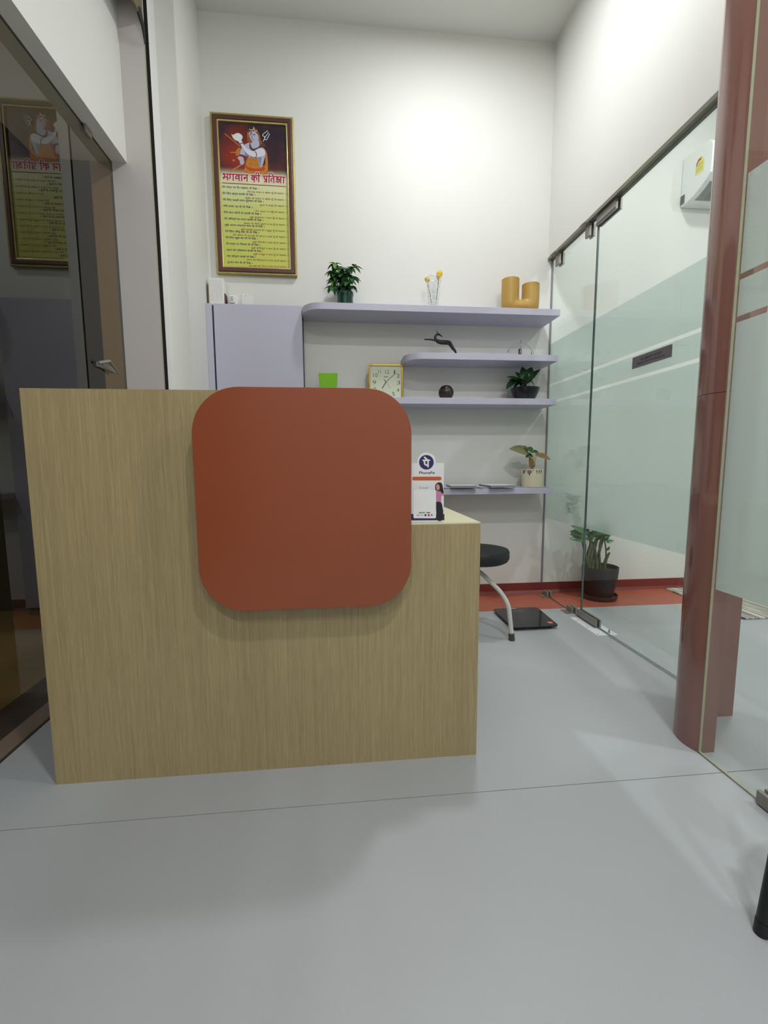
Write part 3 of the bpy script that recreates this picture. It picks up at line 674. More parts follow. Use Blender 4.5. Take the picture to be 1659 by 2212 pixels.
# heading and verses
FT_ = lambda u, v, lay: (PX0 + u*(PX1-PX0), PY - 0.00025*lay, PZ1 - v*(PZ1-PZ0))
zB = zA
def head(mb, w, lay, dx=0, dy=0):
    f = lambda x, y: fA(x, y, lay)
    S = lambda pts, c=False: stroke(mb, smooth_poly(pts, 4, False) if c else pts, w, f)
    k = lambda x: 0.0515*(x-190)              # the heading follows the slope of the photographed print
    def g(pts, c=False): S([(x, y + k(x)) for x, y in pts], c)
    T, Bt = 1112, 1232
    # bha
    g([(262, T), (300, T)]); g([(285, T), (285, Bt)]); g([(212, 1128), (200, 1116), (212, 1104), (230, 1112), (234, 1140), (222, 1176)], True); g([(222, 1176), (285, 1176)]); g([(222, 1176), (202, 1186), (206, 1204), (222, 1196)], True)
    # ga
    g([(305, T), (412, T)]); g([(398, T), (398, Bt)]); g([(335, T), (340, 1165), (332, 1195), (315, 1195)], True)
    # va
    g([(418, T), (535, T)]); g([(515, T), (515, Bt)]); g([(515, 1150), (470, 1140), (445, 1165), (460, 1195), (515, 1175)], True)
    # aa
    g([(535, T), (590, T)]); g([(565, T), (565, Bt)])
    # na
    g([(592, T), (692, T)]); g([(672, T), (672, Bt)]); g([(672, 1160), (640, 1162), (615, 1160)]); g([(640, 1162), (625, 1190), (610, 1180)], True)
    # ka
    g([(752, T), (872, T)]); g([(815, T), (815, Bt)]); g([(815, 1150), (780, 1140), (765, 1170), (785, 1195), (815, 1165), (845, 1140), (868, 1160), (860, 1195)], True)
    # ii
    g([(872, T), (935, T)]); g([(905, T), (905, Bt)]); g([(905, T), (900, 1062), (865, 1058), (850, 1085)], True)
    # pra
    g([(985, T), (1085, T)]); g([(1062, T), (1062, Bt)]); g([(1015, T), (1015, 1155), (1035, 1180), (1062, 1178)], True); g([(1058, 1190), (1020, 1230)])
    # i + ta
    g([(1088, T), (1130, T)]); g([(1110, T), (1110, Bt)]); g([(1110, T), (1120, 1058), (1170, 1055), (1198, T)], True)
    g([(1130, T), (1240, T)]); g([(1205, T), (1205, Bt)]); g([(1205, 1150), (1165, 1155), (1148, 1185), (1160, 1210)], True)
    # gya
    g([(1242, T), (1370, T)]); g([(1345, T), (1345, Bt)]); g([(1345, 1160), (1290, 1160)]); g([(1262, 1140), (1285, 1135), (1290, 1160), (1270, 1180), (1262, 1160)], True); g([(1290, 1160), (1320, 1195), (1295, 1222), (1270, 1205), (1250, 1215)], True)
    # aa
    g([(1370, T), (1435, T)]); g([(1402, T), (1402, Bt)])
mb = MB(); head(mb, 46, 4.5); mb.build('heading_outline', mat('pr_headwhite', (240, 236, 226), 0.4), prn, fixn=False)
mb = MB(); head(mb, 24, 5.5); stroke(mb, [(180, 1290), (1440, 1360)], 12, lambda x, y: fA(x, y, 5)); mb.build('heading', mat('pr_headred', (176, 30, 66), 0.4), prn, fixn=False)
VERSES = [('मरे', 'मेरे मार्ग पर पैर रखकर तो देख ।', 'तेरे सब मार्ग न खोल दूँ तो कहना ।।'), ('', 'मेरे लिए खर्च करके तो देख ।', 'कुबेर के भंडार न खोल दूँ तो कहना ।।'),
 ('', 'मेरे लिए कड़वे वचन सुनकर तो देख ।', 'कृपा न बरसे तो कहना ।।'), ('', 'मेरी तरफ आ के तो देख ।', 'तेरा ध्यान न रखूँ तो कहना ।।'), ('', 'मेरी बात लोगों से करके तो देख ।', 'तुझे मूल्यवान न बना दूँ तो कहना ।।'),
 ('', 'मेरे चरित्रों का मनन करके तो देख ।', 'ज्ञान के मोती तुझमें न भर दूँ तो कहना ।।'), ('', 'मुझे अपना मददगार बना के तो देख ।', 'तुझे सबकी गुलामी से न छुड़ा दूँ तो कहना ।।'), ('', 'मेरे लिए आँसू बहा के तो देख ।', 'तेरे जीवन में आनन्द के सागर न बहा दूँ तो कहना ।।'),
 ('', 'मेरे लिए कुछ बन के तो देख ।', 'तुझे कीमती न बना दूँ तो कहना ।।'), ('', 'मेरे मार्ग पर निकल के तो देख ।', 'तुझे शांतिदूत न बना दूँ तो कहना ।।'), ('', 'स्वयं को न्यौछावर करके तो देख ।', 'तुझे मशहूर न करा दूँ तो कहना ।।'),
 ('', 'मेरा कीर्तन करके तो देख ।', 'जगत का विस्मरण न करा दूँ तो कहना ।।'), ('', 'तू मेरा बन के तो देख ।', 'हर एक को तेरा न बना दूँ तो कहना ।।')]
def deva(s):
    """short-i sign stands before its consonant"""
    o = []
    for ch in s:
        if ch == '\u093f':
            i = len(o) - 1
            while i >= 2 and o[i-1] == '\u094d': i -= 2
            o.insert(i, ch)
        else: o.append(ch)
    return ''.join(o)
L1 = [(85, 805, 855), (90, 227, 775), (98, 362, 958), (105, 495, 715), (110, 632, 900), (118, 768, 943), (125, 902, 965), (132, 1030, 850), (138, 1163, 820), (145, 1297, 872), (155, 1430, 925), (162, 1558, 770), (168, 1692, 705)]
R1 = [(612, 188), (568, 322), (870, 472), (775, 600), (655, 728), (525, 858), (460, 990), (298, 1110), (712, 1262), (684, 1392), (725, 1526), (580, 1646), (632, 1780)]
zC = zmap(470, 390, 9.759)
mbl = MB(); mbr = MB()
for k, (_, a, b) in enumerate(VERSES):
    y0 = 88 + k*134.2
    x0 = L1[k][0]; x1 = L1[k][2]
    def fL(u, v, y=y0, x=x0): return fPx(*zC(x + u, y + 0.0515*u + 14 - v), 2)
    put_text(mbl, deva(a), fL, 0, 0, 40, width=x1-x0, bold=0.012)
    xr0, yr0 = R1[k]; xr1 = 1452 + k*3.8
    def fR(u, v, y=yr0, x=xr0): return fPx(*zC(x + u, y + 0.0515*u + 14 - v), 2)
    put_text(mbr, deva(b), fR, 0, 0, 34, width=xr1-xr0, bold=0.006)
mbl.build('verses', mat('pr_navy', (30, 38, 92), 0.4), prn, fixn=False)
mbr.build('verses', mat('pr_maroon', (150, 66, 58), 0.4), prn, fixn=False)

# ------------------------------------------------------------------ things on the top shelf
G1 = mat('leaf_green', (52, 104, 52), 0.28, noise=0.25, nscale=30); G1b = mat('leaf_green_light', (96, 146, 56), 0.35, noise=0.2, nscale=30); G2 = mat('leaf_dark', (34, 70, 34), 0.35, noise=0.25, nscale=40)
STEM = mat('stem_green', (84, 110, 52), 0.5, noise=0.2, nscale=40)
Z1, Z2, Z3, Z4 = 1.9072, 1.6302, 1.3572, 0.7802
pl = thing('leafy_plant', (0.051, 2.90, Z1), 'bushy green plant in a dark green pot on the top shelf', 'plant')
MB().lathe([(0.045, 0), (0.050, 0.03), (0.049, 0.065), (0.051, 0.075), (0.054, 0.085), (0.052, 0.098), (0.045, 0.103), (0.043, 0.095), (0.001, 0.09)], (0.051, 2.9, Z1), 28).build('pot', mat('green_glaze', (28, 66, 56), 0.12, noise=0.25, nscale=20), pl, smooth=True)
zL = zmap(690, 550, 16.59)
LA = leaf_mesh('leaflet', G1, 0.58, 0.30, 0.2, 5); LB = leaf_mesh('leaflet_light', G1b, 0.45, 0.25, 0.2, 5); LC = leaf_mesh('leaflet_dark', G2, 0.55, 0.3, 0.2, 5)
rnd = random.Random(3)
CL = [(565, 330, 1), (480, 590, 0), (720, 480, 0), (880, 500, 2), (1080, 500, 0), (1230, 440, 0), (640, 700, 0), (850, 680, 0), (1050, 720, 0), (1190, 800, 0), (450, 900, 1), (620, 950, 0), (850, 880, 2), (1080, 950, 0), (470, 1150, 0), (640, 1130, 2), (830, 1120, 0), (1000, 1150, 0), (560, 780, 2), (950, 600, 2), (1130, 1120, 0)]
for i, (a, b, kd) in enumerate(CL):
    yy = 2.90 + rnd.uniform(-0.055, 0.05)
    c = P(*zL(a, b), Y=yy); root = Vector((0.051 + rnd.uniform(-.02, .02), 2.9 + rnd.uniform(-.02, .02), Z1+0.09))
    st = MB().tube([root, root.lerp(c, 0.5) + Vector((0, 0, 0.012)), c], [0.0022, 0.0017, 0.0012], 5).build('stem', STEM, pl)
    for k in range(7):
        an = 2*PI*k/7 + rnd.uniform(-.3, .3); L = rnd.uniform(0.042, 0.062)
        d = Vector((math.cos(an), math.sin(an)*0.7, rnd.uniform(-0.75, 0.15))).normalized()
        put_leaf([LA, LB, LC][kd if rnd.random() < 0.7 else rnd.randint(0, 2)], st, c, c + d*L, (0, -0.25, 1))

va = thing('crystal_vase', (0.612, 2.90, Z1), 'clear cut crystal vase between the leafy plant and the ochre vase', 'vase')
CRY = glass_mat('crystal', (0.95, 0.965, 0.965, 1), 1.75)
vm = MB(); seg = 16; prof = [(0.029, 0.0), (0.030, 0.012), (0.031, 0.05), (0.034, 0.10), (0.038, 0.15), (0.044, 0.195), (0.046, 0.205)]
vs_ = []; fs_ = []
for j, (r, z) in enumerate(prof):
    for k in range(seg):
        rr = r*(1.06 if (k + j) % 2 else 0.95); a = 2*PI*k/seg; vs_.append((0.612 + rr*math.cos(a), 2.90 + rr*math.sin(a), Z1 + z))
for j in range(len(prof)-1):
    for k in range(seg):
        k2 = (k+1) % seg; q = [j*seg+k, j*seg+k2, (j+1)*seg+k2, (j+1)*seg+k]
        fs_ += [(q[0], q[1], q[2]), (q[0], q[2], q[3])] if (k + j) % 2 else [(q[0], q[1], q[3]), (q[1], q[2], q[3])]
fs_.append(tuple(range(seg))[::-1]); vm.add(vs_, fs_); vm.build('vessel', CRY, va)
vm = MB()
for j in range(1, 12):
    z = 0.205*j/11; r = 0.029 + 0.017*(z/0.205)**2
    for k in range(0, seg, 2):
        a = 2*PI*(k + (j % 2))/seg; vm.ball((0.612 + r*1.05*math.cos(a), 2.90 + r*1.05*math.sin(a), Z1+z), 0.0034, 6, 4)
for k in range(0, seg, 2):
    a = 2*PI*(k+0.5)/seg
    vm.tube([(0.612 + (0.029 + 0.017*(t/6)**2)*1.03*math.cos(a), 2.90 + (0.029 + 0.017*(t/6)**2)*1.03*math.sin(a), Z1 + 0.002 + 0.203*t/6) for t in range(7)], 0.0013, 5)
vm.tube([(0.612 + 0.0465*math.cos(2*PI*k/24), 2.90 + 0.0465*math.sin(2*PI*k/24), Z1+0.205) for k in range(25)], 0.0014, 5)
vm.build('sparkle_facets', mat('painted_sparkle', (244, 246, 248), 0.15), va)  # opaque white on beads, ribs and rim paints in the crystal's sparkle
def tulip(base, head, h, r, label):
    t = thing('tulip', base, label, 'flower', 'yellow tulips in the crystal vase')
    base = Vector(base); head = Vector(head)
    MB().tube([base, base.lerp(head, 0.5) + Vector((0.002, 0, 0)), head], [0.0022, 0.002, 0.002], 6).build('stem', mat('tulip_stem', (96, 112, 62), 0.5), t)
    YEL = mat('tulip_yellow', (236, 190, 40), 0.45, noise=0.15, nscale=50)
    d = (head - base).normalized()
    for k in range(6):
        a = 2*PI*k/6; rr = r*(1.0 if k % 2 else 0.86)
        m = MB(); vs = []; fs = []
        for i in range(7):
            tt = i/6; rad = rr*(math.sin(PI*(0.12 + 0.72*tt))**0.8); w = 0.62*math.sin(PI*(0.10+0.86*tt))
            for s in (-1, 0, 1):
                an = a + s*w; vs.append(head + Vector((math.cos(an)*rad, math.sin(an)*rad, 0)) + d*h*(tt + (0.04 if s == 0 else 0)))
        for i in range(6):
            for s in range(2): q = i*3+s; fs.append((q, q+1, q+4, q+3))
        m.add(vs, fs).build('petal', YEL, t, smooth=True)
hp = P(949, 600, Y=2.90); tulip((0.620, 2.905, Z1+0.006), (hp.x-.004, hp.y, hp.z-.012), 0.056, 0.021, 'taller yellow tulip on the right of the crystal vase')
hp = P(924, 603, Y=2.925); tulip((0.604, 2.895, Z1+0.006), (hp.x, hp.y, hp.z-.02), 0.036, 0.017, 'shorter yellow tulip on the left of the crystal vase')

uv = thing('ochre_vase', (1.183, 2.90, Z1), 'matt ochre U-shaped vase at the right end of the top shelf', 'vase')
um = MB(); cx, zc0, ri = 1.1833, 2.003, 0.0125
secs = []
secs.append((Vector((cx-0.068, 0, 2.118)), Vector((1, 0, 0)), 0.0555)); secs.append((Vector((cx-0.068, 0, 2.06)), Vector((1, 0, 0)), 0.0555))
for k in range(0, 17):
    a = math.radians(180 + 180*k/16); c, s = math.cos(a), math.sin(a)
    ro = (abs(c/0.1235)**5 + abs(s/0.0957)**5)**(-1/5)
    secs.append((Vector((cx + c*(ri+ro)/2, 0, zc0 + s*(ri+ro)/2)), Vector((-c, 0, -s)), (ro-ri)/2))
secs.append((Vector((cx+0.068, 0, 2.05)), Vector((-1, 0, 0)), 0.0555)); secs.append((Vector((cx+0.068, 0, 2.091)), Vector((-1, 0, 0)), 0.0555))
seg = 24; vs_ = []; fs_ = []
for c, n, hw in secs:
    for k in range(seg):
        a = 2*PI*k/seg; ca, sa = math.cos(a), math.sin(a)
        vs_.append((c.x + n.x*hw*ca, 2.90 + 0.055*sa, c.z + n.z*hw*ca))
for i in range(len(secs)-1):
    for k in range(seg):
        k2 = (k+1) % seg; fs_.append((i*seg+k, i*seg+k2, (i+1)*seg+k2, (i+1)*seg+k))
um.add(vs_, fs_)
N = len(secs)
for e, c, dz in ((0, secs[0][0], -1), (N-1, secs[-1][0], -1)):       # open mouths with an inner wall
    b0 = len(um.v)
    um.add([(c.x + 0.049*math.cos(2*PI*k/seg), 2.9 + 0.049*math.sin(2*PI*k/seg), c.z) for k in range(seg)] + [(c.x + 0.046*math.cos(2*PI*k/seg), 2.9 + 0.046*math.sin(2*PI*k/seg), c.z-0.05) for k in range(seg)],
           [(k, (k+1) % seg, seg+(k+1) % seg, seg+k) for k in range(seg)] + [tuple(range(seg, 2*seg))])
    s0 = 0 if e == 0 else (N-1)*seg
    for k in range(seg):
        kk = k if e == 0 else (seg//2 - k) % seg
        kk = (seg//2 - k) % seg if e else k
        k2 = (seg//2 - k - 1) % seg if e else (k+1) % seg
        um.f.append((s0+kk, s0+k2, b0+(k+1) % seg, b0+k)); um.mi.append(0)
um.build('body', mat('ochre_ceramic', (190, 152, 76), 0.42, noise=0.05, nscale=60, bump=0.1, bscale=200), uv, smooth='auto')

# ------------------------------------------------------------------ second shelf
zD = zmap(900, 700, 5.184)
FIG = mat('black_resin', (24, 24, 30), 0.3, noise=0.1, nscale=30)
df = thing('deer_figure', (0.74, 2.89, Z2), 'black leaping deer figurine balancing on the second shelf', 'figurine')
pt = lambda a, b: P(*zD(a, b), Y=2.89)
hoof = pt(440, 318); hoof = Vector((hoof.x+0.008, hoof.y, Z2))
body = smooth_poly([tuple(hoof)] + [tuple(pt(*q)) for q in [(432, 305), (405, 270), (378, 228), (362, 210), (320, 206), (270, 203), (235, 192), (205, 182), (150, 174), (88, 172)]], 4, False)
n = len(body); rb_ = [0.0035 + 0.0085*math.sin(PI*min(1, i/n*1.05))**1.0 if i < n*0.72 else 0.0062 - 0.003*(i-n*0.72)/(n*0.28) for i in range(n)]
MB().tube(body, [r*1.2 for r in rb_], 10).build('body', FIG, df, smooth=True)
nk = smooth_poly([tuple(pt(*q)) for q in [(222, 186), (208, 160), (214, 132), (232, 116), (252, 118), (288, 142)]], 4, False); n = len(nk)
MB().tube(nk, [0.0085 - 0.003*i/n if i < n*0.6 else 0.0075*(1-(i-n*0.6)/(n*0.42))+0.001 for i in range(n)], 10).build('neck_and_head', FIG, df, smooth=True)
hn = smooth_poly([tuple(pt(*q)) for q in [(250, 116), (236, 98), (224, 80), (217, 64)]], 3, False)
MB().tube(hn, [0.0035, 0.003, 0.003, 0.003, 0.0025, 0.002, 0.002, 0.0015, 0.0015, 0.001][:len(hn)], 8).build('horn', FIG, df, smooth=True)
bt = thing('balance_toy', (1.19, 2.89, Z2), 'small chrome balance toy with two hanging balls on the second shelf', 'ornament')
bx_ = pt(1157, 320).x
MB().lathe([(0.0105, 0), (0.0105, 0.052), (0.009, 0.055), (0.002, 0.055)], (bx_, 2.89, Z2), 20).build('stand', mat('dark_chrome', (96, 88, 90), 0.25, metal=0.9), bt, smooth='auto')
q = pt(1170, 215); m = MB(); m.tube([(bx_, 2.89, Z2+0.055), (q.x, 2.89, q.z+0.01)], 0.0022, 8); m.ball((q.x, 2.89, q.z), 0.0055, 10, 6); m.ball((q.x, 2.89, pt(1172, 185).z), 0.004, 10, 6); m.box(q.x-0.010, q.x+0.010, 2.889, 2.891, q.z-0.0012, q.z+0.0012)
m.tube([(q.x, 2.89, q.z), (q.x+.001, 2.89, pt(1172, 185).z)], 0.002, 8); m.build('pivot_figure', CHROME, bt, smooth=True)
arcp = smooth_poly([tuple(pt(*z)) for z in [(1032, 292), (1065, 245), (1110, 218), (1170, 212), (1225, 225), (1270, 265), (1295, 312)]], 4, False)
MB().tube(arcp, 0.0013, 6).build('wire_arc', CHROME, bt)
for z in ((1032, 303), (1296, 324)): c = pt(*z); MB().ball((c.x, 2.89, max(c.z, Z2+0.0098)), 0.0098, 14, 8).build('ball', CHROME, bt, smooth=True)

# ------------------------------------------------------------------ third shelf
gpo = thing('lime_pot', (-0.062, 2.90, Z3), 'empty lime green tapered square pot beside the clock', 'pot')
m = MB(); vs_ = []
for (hw, z) in ((0.046, 0), (0.059, 0.149), (0.055, 0.149), (0.050, 0.06)):
    for sx, sy in ((-1, -1), (1, -1), (1, 1), (-1, 1)): vs_.append((-0.062 + sx*hw, 2.90 + sy*hw, Z3 + z))
fs_ = [(3, 2, 1, 0), (12, 13, 14, 15)]
for i in range(3):
    for k in range(4): fs_.append((i*4+k, i*4+(k+1) % 4, (i+1)*4+(k+1) % 4, (i+1)*4+k))
m.add(vs_, fs_).build('pot', mat('lime_plastic', (124, 190, 22), 0.35, noise=0.04, nscale=20), gpo, bevel=0.002)

ck = thing('table_clock', (0.3085, 2.95, Z3), 'square gold-rimmed clock leaning on the third shelf', 'clock')
CY = 2.938
MB().prism(rrect(0.196, 0.421, Z3+0.001, 1.585, 0.02, 6), 'y', CY+0.006, CY+0.035).build('case', mat('clock_case', (120, 104, 66), 0.4), ck)
MB().ring(rrect(0.194, 0.4235, Z3, 1.5868, 0.024, 8), rrect(0.2065, 0.411, Z3+0.0125, 1.5745, 0.008, 8), 'y', CY-0.006, CY+0.02).build('rim', GOLDS, ck, bevel=0.005, bseg=3)
MB().prism(rrect(0.200, 0.417, Z3+0.006, 1.581, 0.01, 4), 'y', CY+0.003, CY+0.008).build('dial', mat('dial_cream', (206, 212, 186), 0.4), ck)
zK = zmap(780, 780, 15.08)
fK = lambda a, b, lay=1: tuple(P(*zK(a, b), Y=CY+0.003-0.0003*lay))
CI = mat('clock_ink', (58, 54, 50), 0.5)
fk = lambda x, y: fK(x, 1000-y)
def num(t, x, y, w):
    m = MB(); put_text(m, t, fk, x, 1000-y, 130, width=w, bold=-0.008); m.build('numeral', CI, ck, fixn=False)
num('12', 752, 408, 122); num('11', 535, 405, 72); num('1', 990, 412, 32); num('10', 360, 522, 138); num('2', 1145, 542, 102); num('9', 362, 752, 112); num('3', 1145, 765, 104); num('8', 385, 980, 95); num('4', 1150, 1005, 90); num('5', 995, 1130, 92); num('7', 560, 1150, 85); num('6', 770, 1200, 90)
mb = MB(); put_text(mb, 'ajanta', fk, 742, 1000-525, 42, width=130, bold=0.02)
mb.build('dial_lettering', CI, ck, fixn=False)
mb = MB(); stroke(mb, [(812, 680), (690, 885)], 24, lambda x, y: fK(x, y, 3)); mb.build('hour_hand', BLACKP, ck, fixn=False)
mb = MB(); stroke(mb, [(812, 680), (1130, 392)], 14, lambda x, y: fK(x, y, 4)); mb.build('minute_hand', BLACKP, ck, fixn=False)
mb = MB(); stroke(mb, [(812, 680), (960, 870)], 5, lambda x, y: fK(x, y, 5)); stroke(mb, [(812, 680), (745, 595)], 16, lambda x, y: fK(x, y, 5)); mb.build('second_hand', CI, ck, fixn=False)

bo = thing('dark_orb', (0.697, 2.89, Z3), 'dark brown lidded orb between the clock and the black bowl', 'ornament')
pr2 = [(0.034, 0)] + [(0.049*math.sin(a), 0.044 - 0.049*math.cos(a)) for a in [math.radians(x) for x in range(48, 118, 8)]]
MB().lathe(pr2 + [(0.001, pr2[-1][1])], (0.697, 2.89, Z3), 28).build('base', mat('orb_brown', (50, 40, 36), 0.35, noise=0.2, nscale=20), bo, smooth='auto')
z0 = pr2[-1][1]
MB().lathe([(0.0455, z0), (0.0455, z0+0.003), (0.040, z0+0.004)] + [(0.040*math.cos(a), z0 + 0.004 + 0.026*math.sin(a)) for a in [math.radians(x) for x in range(10, 90, 10)]] + [(0.001, z0+0.030)], (0.697, 2.89, Z3), 28).build('lid', mat('orb_black', (30, 26, 25), 0.35, noise=0.2, nscale=20), bo, smooth='auto')

bp = thing('bowl_plant', (1.233, 2.90, Z3), 'dark-leaved plant in a shallow black bowl on the third shelf', 'plant')
MB().lathe([(0.060, 0), (0.074, 0.025), (0.087, 0.055), (0.0935, 0.080), (0.090, 0.080), (0.082, 0.068), (0.001, 0.066)], (1.233, 2.9, Z3), 32).build('bowl', mat('bowl_black', (20, 20, 26), 0.3, noise=0.1, nscale=20), bp, smooth='auto')
D1 = leaf_mesh('bowl_leaf', G2, 0.62, 0.18, 0.2, 6); D2 = leaf_mesh('bowl_leaf_narrow', G2, 0.34, 0.2, 0.2, 6)
LV = [((1190, 690), (1030, 560), 0, -.02), ((1190, 680), (1125, 520), 0, .01), ((1200, 680), (1200, 468), 0, 0), ((1215, 680), (1285, 470), 0, -.01), ((1225, 670), (1375, 475), 1, .01), ((1170, 690), (1035, 600), 0, .02), ((1120, 640), (998, 710), 0, -.03), ((1150, 655), (1075, 715), 1, -.02),
      ((1215, 680), (1285, 630), 0, -.04), ((1260, 620), (1335, 695), 1, -.02), ((1270, 560), (1340, 598), 1, .02), ((1200, 650), (1140, 590), 0, -.04), ((1215, 640), (1240, 540), 0, -.045), ((1180, 660), (1100, 640), 0, -.05), ((1210, 600), (1270, 520), 0, .03)]
for (b, t_, kd, dy) in LV:
    bp0 = P(*zD(*b), Y=2.90+dy*0.4); tp = P(*zD(*t_), Y=2.90+dy)
    s_ = MB().tube([(1.225, 2.9, Z3+0.066), Vector((1.225, 2.9, Z3+0.066)).lerp(bp0, .6) + Vector((0, 0, .006)), bp0], [0.003, 0.0024, 0.0018], 6).build('stem', mat('stem_dark', (40, 52, 32), 0.5), bp)
    put_leaf([D1, D2][kd], s_, bp0, tp, (0, -0.55, 1))

# ------------------------------------------------------------------ lowest shelf
def mag(cx, cy, w, d, z, th, rz, cover, label):
    t = thing('magazine', (cx, cy, z), label, 'magazine', 'magazines on the lowest shelf')
    R = Matrix.Rotation(math.radians(rz), 3, 'Z')
    def bx(x0, x1, y0, y1, z0, z1):
        m = MB(); m.box(x0, x1, y0, y1, z0, z1); m.v = [R @ v + Vector((cx, cy, z)) for v in m.v]; return m
    bx(-w/2+0.001, w/2-0.001, -d/2+0.001, d/2-0.001, 0.0008, th-0.0008).build('pages', mat('pages_grey', (138, 138, 146), 0.6, noise=0.2, nscale=200), t)
    bx(-w/2, w/2, -d/2, d/2, th-0.0008, th).build('cover', cover, t)
    bx(-w/2, w/2, -d/2, d/2, 0, 0.0008).build('cover', cover, t)
MC1 = mat('cover_pale', (214, 216, 222), 0.25, noise=0.15, nscale=18); MC2 = mat('cover_grey', (186, 188, 194), 0.25, noise=0.3, nscale=22)
mag(0.742, 2.915, 0.19, 0.20, Z4+0.0002, 0.008, 12, MC2, 'grey magazine lying under the pale one at the shelf left')
mag(0.800, 2.872, 0.165, 0.215, Z4+0.0084, 0.013, -6, MC1, 'pale magazine on top at the shelf left')
mag(0.975, 2.915, 0.19, 0.20, Z4+0.0002, 0.008, 14, MC2, 'grey magazine lying under the pale one nearer the cream pot')
mag(1.045, 2.872, 0.170, 0.215, Z4+0.0084, 0.013, 3, MC1, 'pale magazine on top nearer the cream pot')
mag(1.275, 2.915, 0.24, 0.20, Z4+0.0002, 0.004, -6, MC2, 'thin dark-edged magazine under the cream plant pot')
zE = zmap(950, 940, 6.38)
cp = thing('cream_pot_plant', (1.303, 2.90, Z4), 'wilting plant in a cream printed pot on the lowest shelf', 'plant')
ZP = Z4 + 0.0045
po = MB().lathe([(0.066, 0), (0.069, 0.01), (0.0745, 0.118), (0.070, 0.118), (0.066, 0.095), (0.001, 0.093)], (1.303, 2.9, ZP), 36).build('pot', mat('cream_ceramic', (224, 216, 186), 0.3, noise=0.03, nscale=20), cp, smooth='auto')
def fCyl(a, b):
    r = 0.0748; yy = 2.827
    for _ in range(6):
        p = P(*zE(a, b), Y=yy); s = max(-0.97, min(0.97, (p.x-1.303)/r)); yy = 2.9 - r*math.sqrt(1-s*s)
    return (1.303 + r*s, 2.9 - r*math.sqrt(1-s*s), p.z)
mb = MB()
for x in (1133, 1155, 1338, 1370, 1398):
    stroke(mb, [(x, 485), (x, 525)], 7, fCyl); stroke(mb, [(x-9, 492), (x+9, 492)], 6, fCyl)
stroke(mb, [(1234, 520), (1234, 550)], 12, fCyl)
stroke(mb, [(1160, 485), (1195, 488)], 5, fCyl); stroke(mb, [(1275, 488), (1300, 486)], 5, fCyl); stroke(mb, [(1325, 492), (1400, 492)], 4, fCyl)
mb.build('printed_motif', mat('motif_dark', (60, 40, 44), 0.5), po, fixn=False)
mb = MB()
for k in range(14):
    a = 2*PI*k/14; stroke(mb, [(1236 + 12*math.cos(a), 508 + 10*math.sin(a)), (1236 + 33*math.cos(a), 505 + 24*math.sin(a))], 7, fCyl)
mb.build('printed_tree', mat('motif_plum', (132, 96, 110), 0.5), po, fixn=False)
BRL = mat('leaf_brown', (150, 112, 74), 0.6, noise=0.25, nscale=40); MIX = mat('leaf_wilting', (112, 108, 66), 0.55, noise=0.5, nscale=18)
E1 = leaf_mesh('wilted_leaf', MIX, 0.34, 0.16, 0.25, 6); E2 = leaf_mesh('green_leaf', mat('leaf_mid', (58, 92, 44), 0.4, noise=0.3, nscale=30), 0.5, 0.2, 0.25, 6); E3 = leaf_mesh('dead_leaf', BRL, 0.4, 0.1, 0.35, 6)
for (b, t_, me, dy, ws) in [((1225, 250), (980, 160), E1, -.03, 1.15), ((1205, 195), (1132, 140), E2, .0, .8), ((1290, 235), (1200, 170), E2, -.02, 1.2), ((1290, 240), (1365, 215), E2, .02, 1.0), ((1310, 268), (1450, 290), E1, -.02, 1.1), ((1330, 280), (1538, 332), E3, -.02, .8), ((1275, 270), (1190, 295), E2, -.03, 1.1), ((1260, 460), (1245, 300), E3, -.02, .9), ((1285, 455), (1312, 380), E2, -.01, .5)]:
    b0 = P(*zE(*b), Y=2.9+dy*0.5); tp = P(*zE(*t_), Y=2.9+dy); r0 = Vector((1.300, 2.9, ZP+0.094))
    s_ = MB().tube([r0, r0.lerp(b0, .5) + Vector((0.004, 0, 0)), b0 + Vector((0, 0, 0.0001))], [0.004, 0.003, 0.002], 6).build('stem', mat('stem_pale', (170, 160, 112), 0.5), cp)
    put_leaf(me, s_, b0, tp, (0, -0.9, 0.8), wscale=ws*1.5)

# ------------------------------------------------------------------ stool, scale
st = thing('round_stool', (0.752, 2.35, 0), 'round stool with a black seat and white bent tube legs behind the counter', 'stool')
SC = (0.752, 2.352)
MB().lathe([(0.001, 0.405), (0.15, 0.405), (0.166, 0.414), (0.174, 0.43), (0.174, 0.462), (0.168, 0.474), (0.12, 0.482), (0.001, 0.484)], (SC[0], SC[1], 0), 40).build('seat', BLACKV, st, smooth='auto')
MB().lathe([(0.018, 0.25), (0.018, 0.395), (0.06, 0.398), (0.06, 0.405), (0.001, 0.405)], (SC[0], SC[1], 0), 20).build('post', mat('post_grey', (120, 120, 122), 0.35, metal=0.8), st, smooth='auto')
LEGW = mat('white_enamel', (206, 206, 200), 0.35, noise=0.06, nscale=14)
for a in (-44, 84, 200):
    ca, sa = math.cos(math.radians(a)), math.sin(math.radians(a))
    q = lambda r, z: (SC[0] + ca*r, SC[1] + sa*r, z)
    path = smooth_poly([q(0.0, 0.348), q(0.03, 0.338), q(0.09, 0.295), q(0.145, 0.25), q(0.185, 0.19), q(0.198, 0.12), q(0.21, 0.03)], 5, False)
    lg = MB().tube(path, 0.0125, 12).build('leg', LEGW, st, smooth=True)
    MB().tube([q(0.2085, 0.038), q(0.213, 0.0)], [0.0155, 0.016], 14).build('rubber_foot', mat('rubber_grey', (66, 64, 62), 0.7), lg, smooth='auto')
wsx = thing('bathroom_scale', (1.10, 2.49, 0), 'flat black glass weighing scale lying on the floor by the partition', 'scale')
cor = [Vector((0.957, 2.652)), Vector((1.250, 2.653)), Vector((1.232, 2.328)), Vector((0.961, 2.322))]
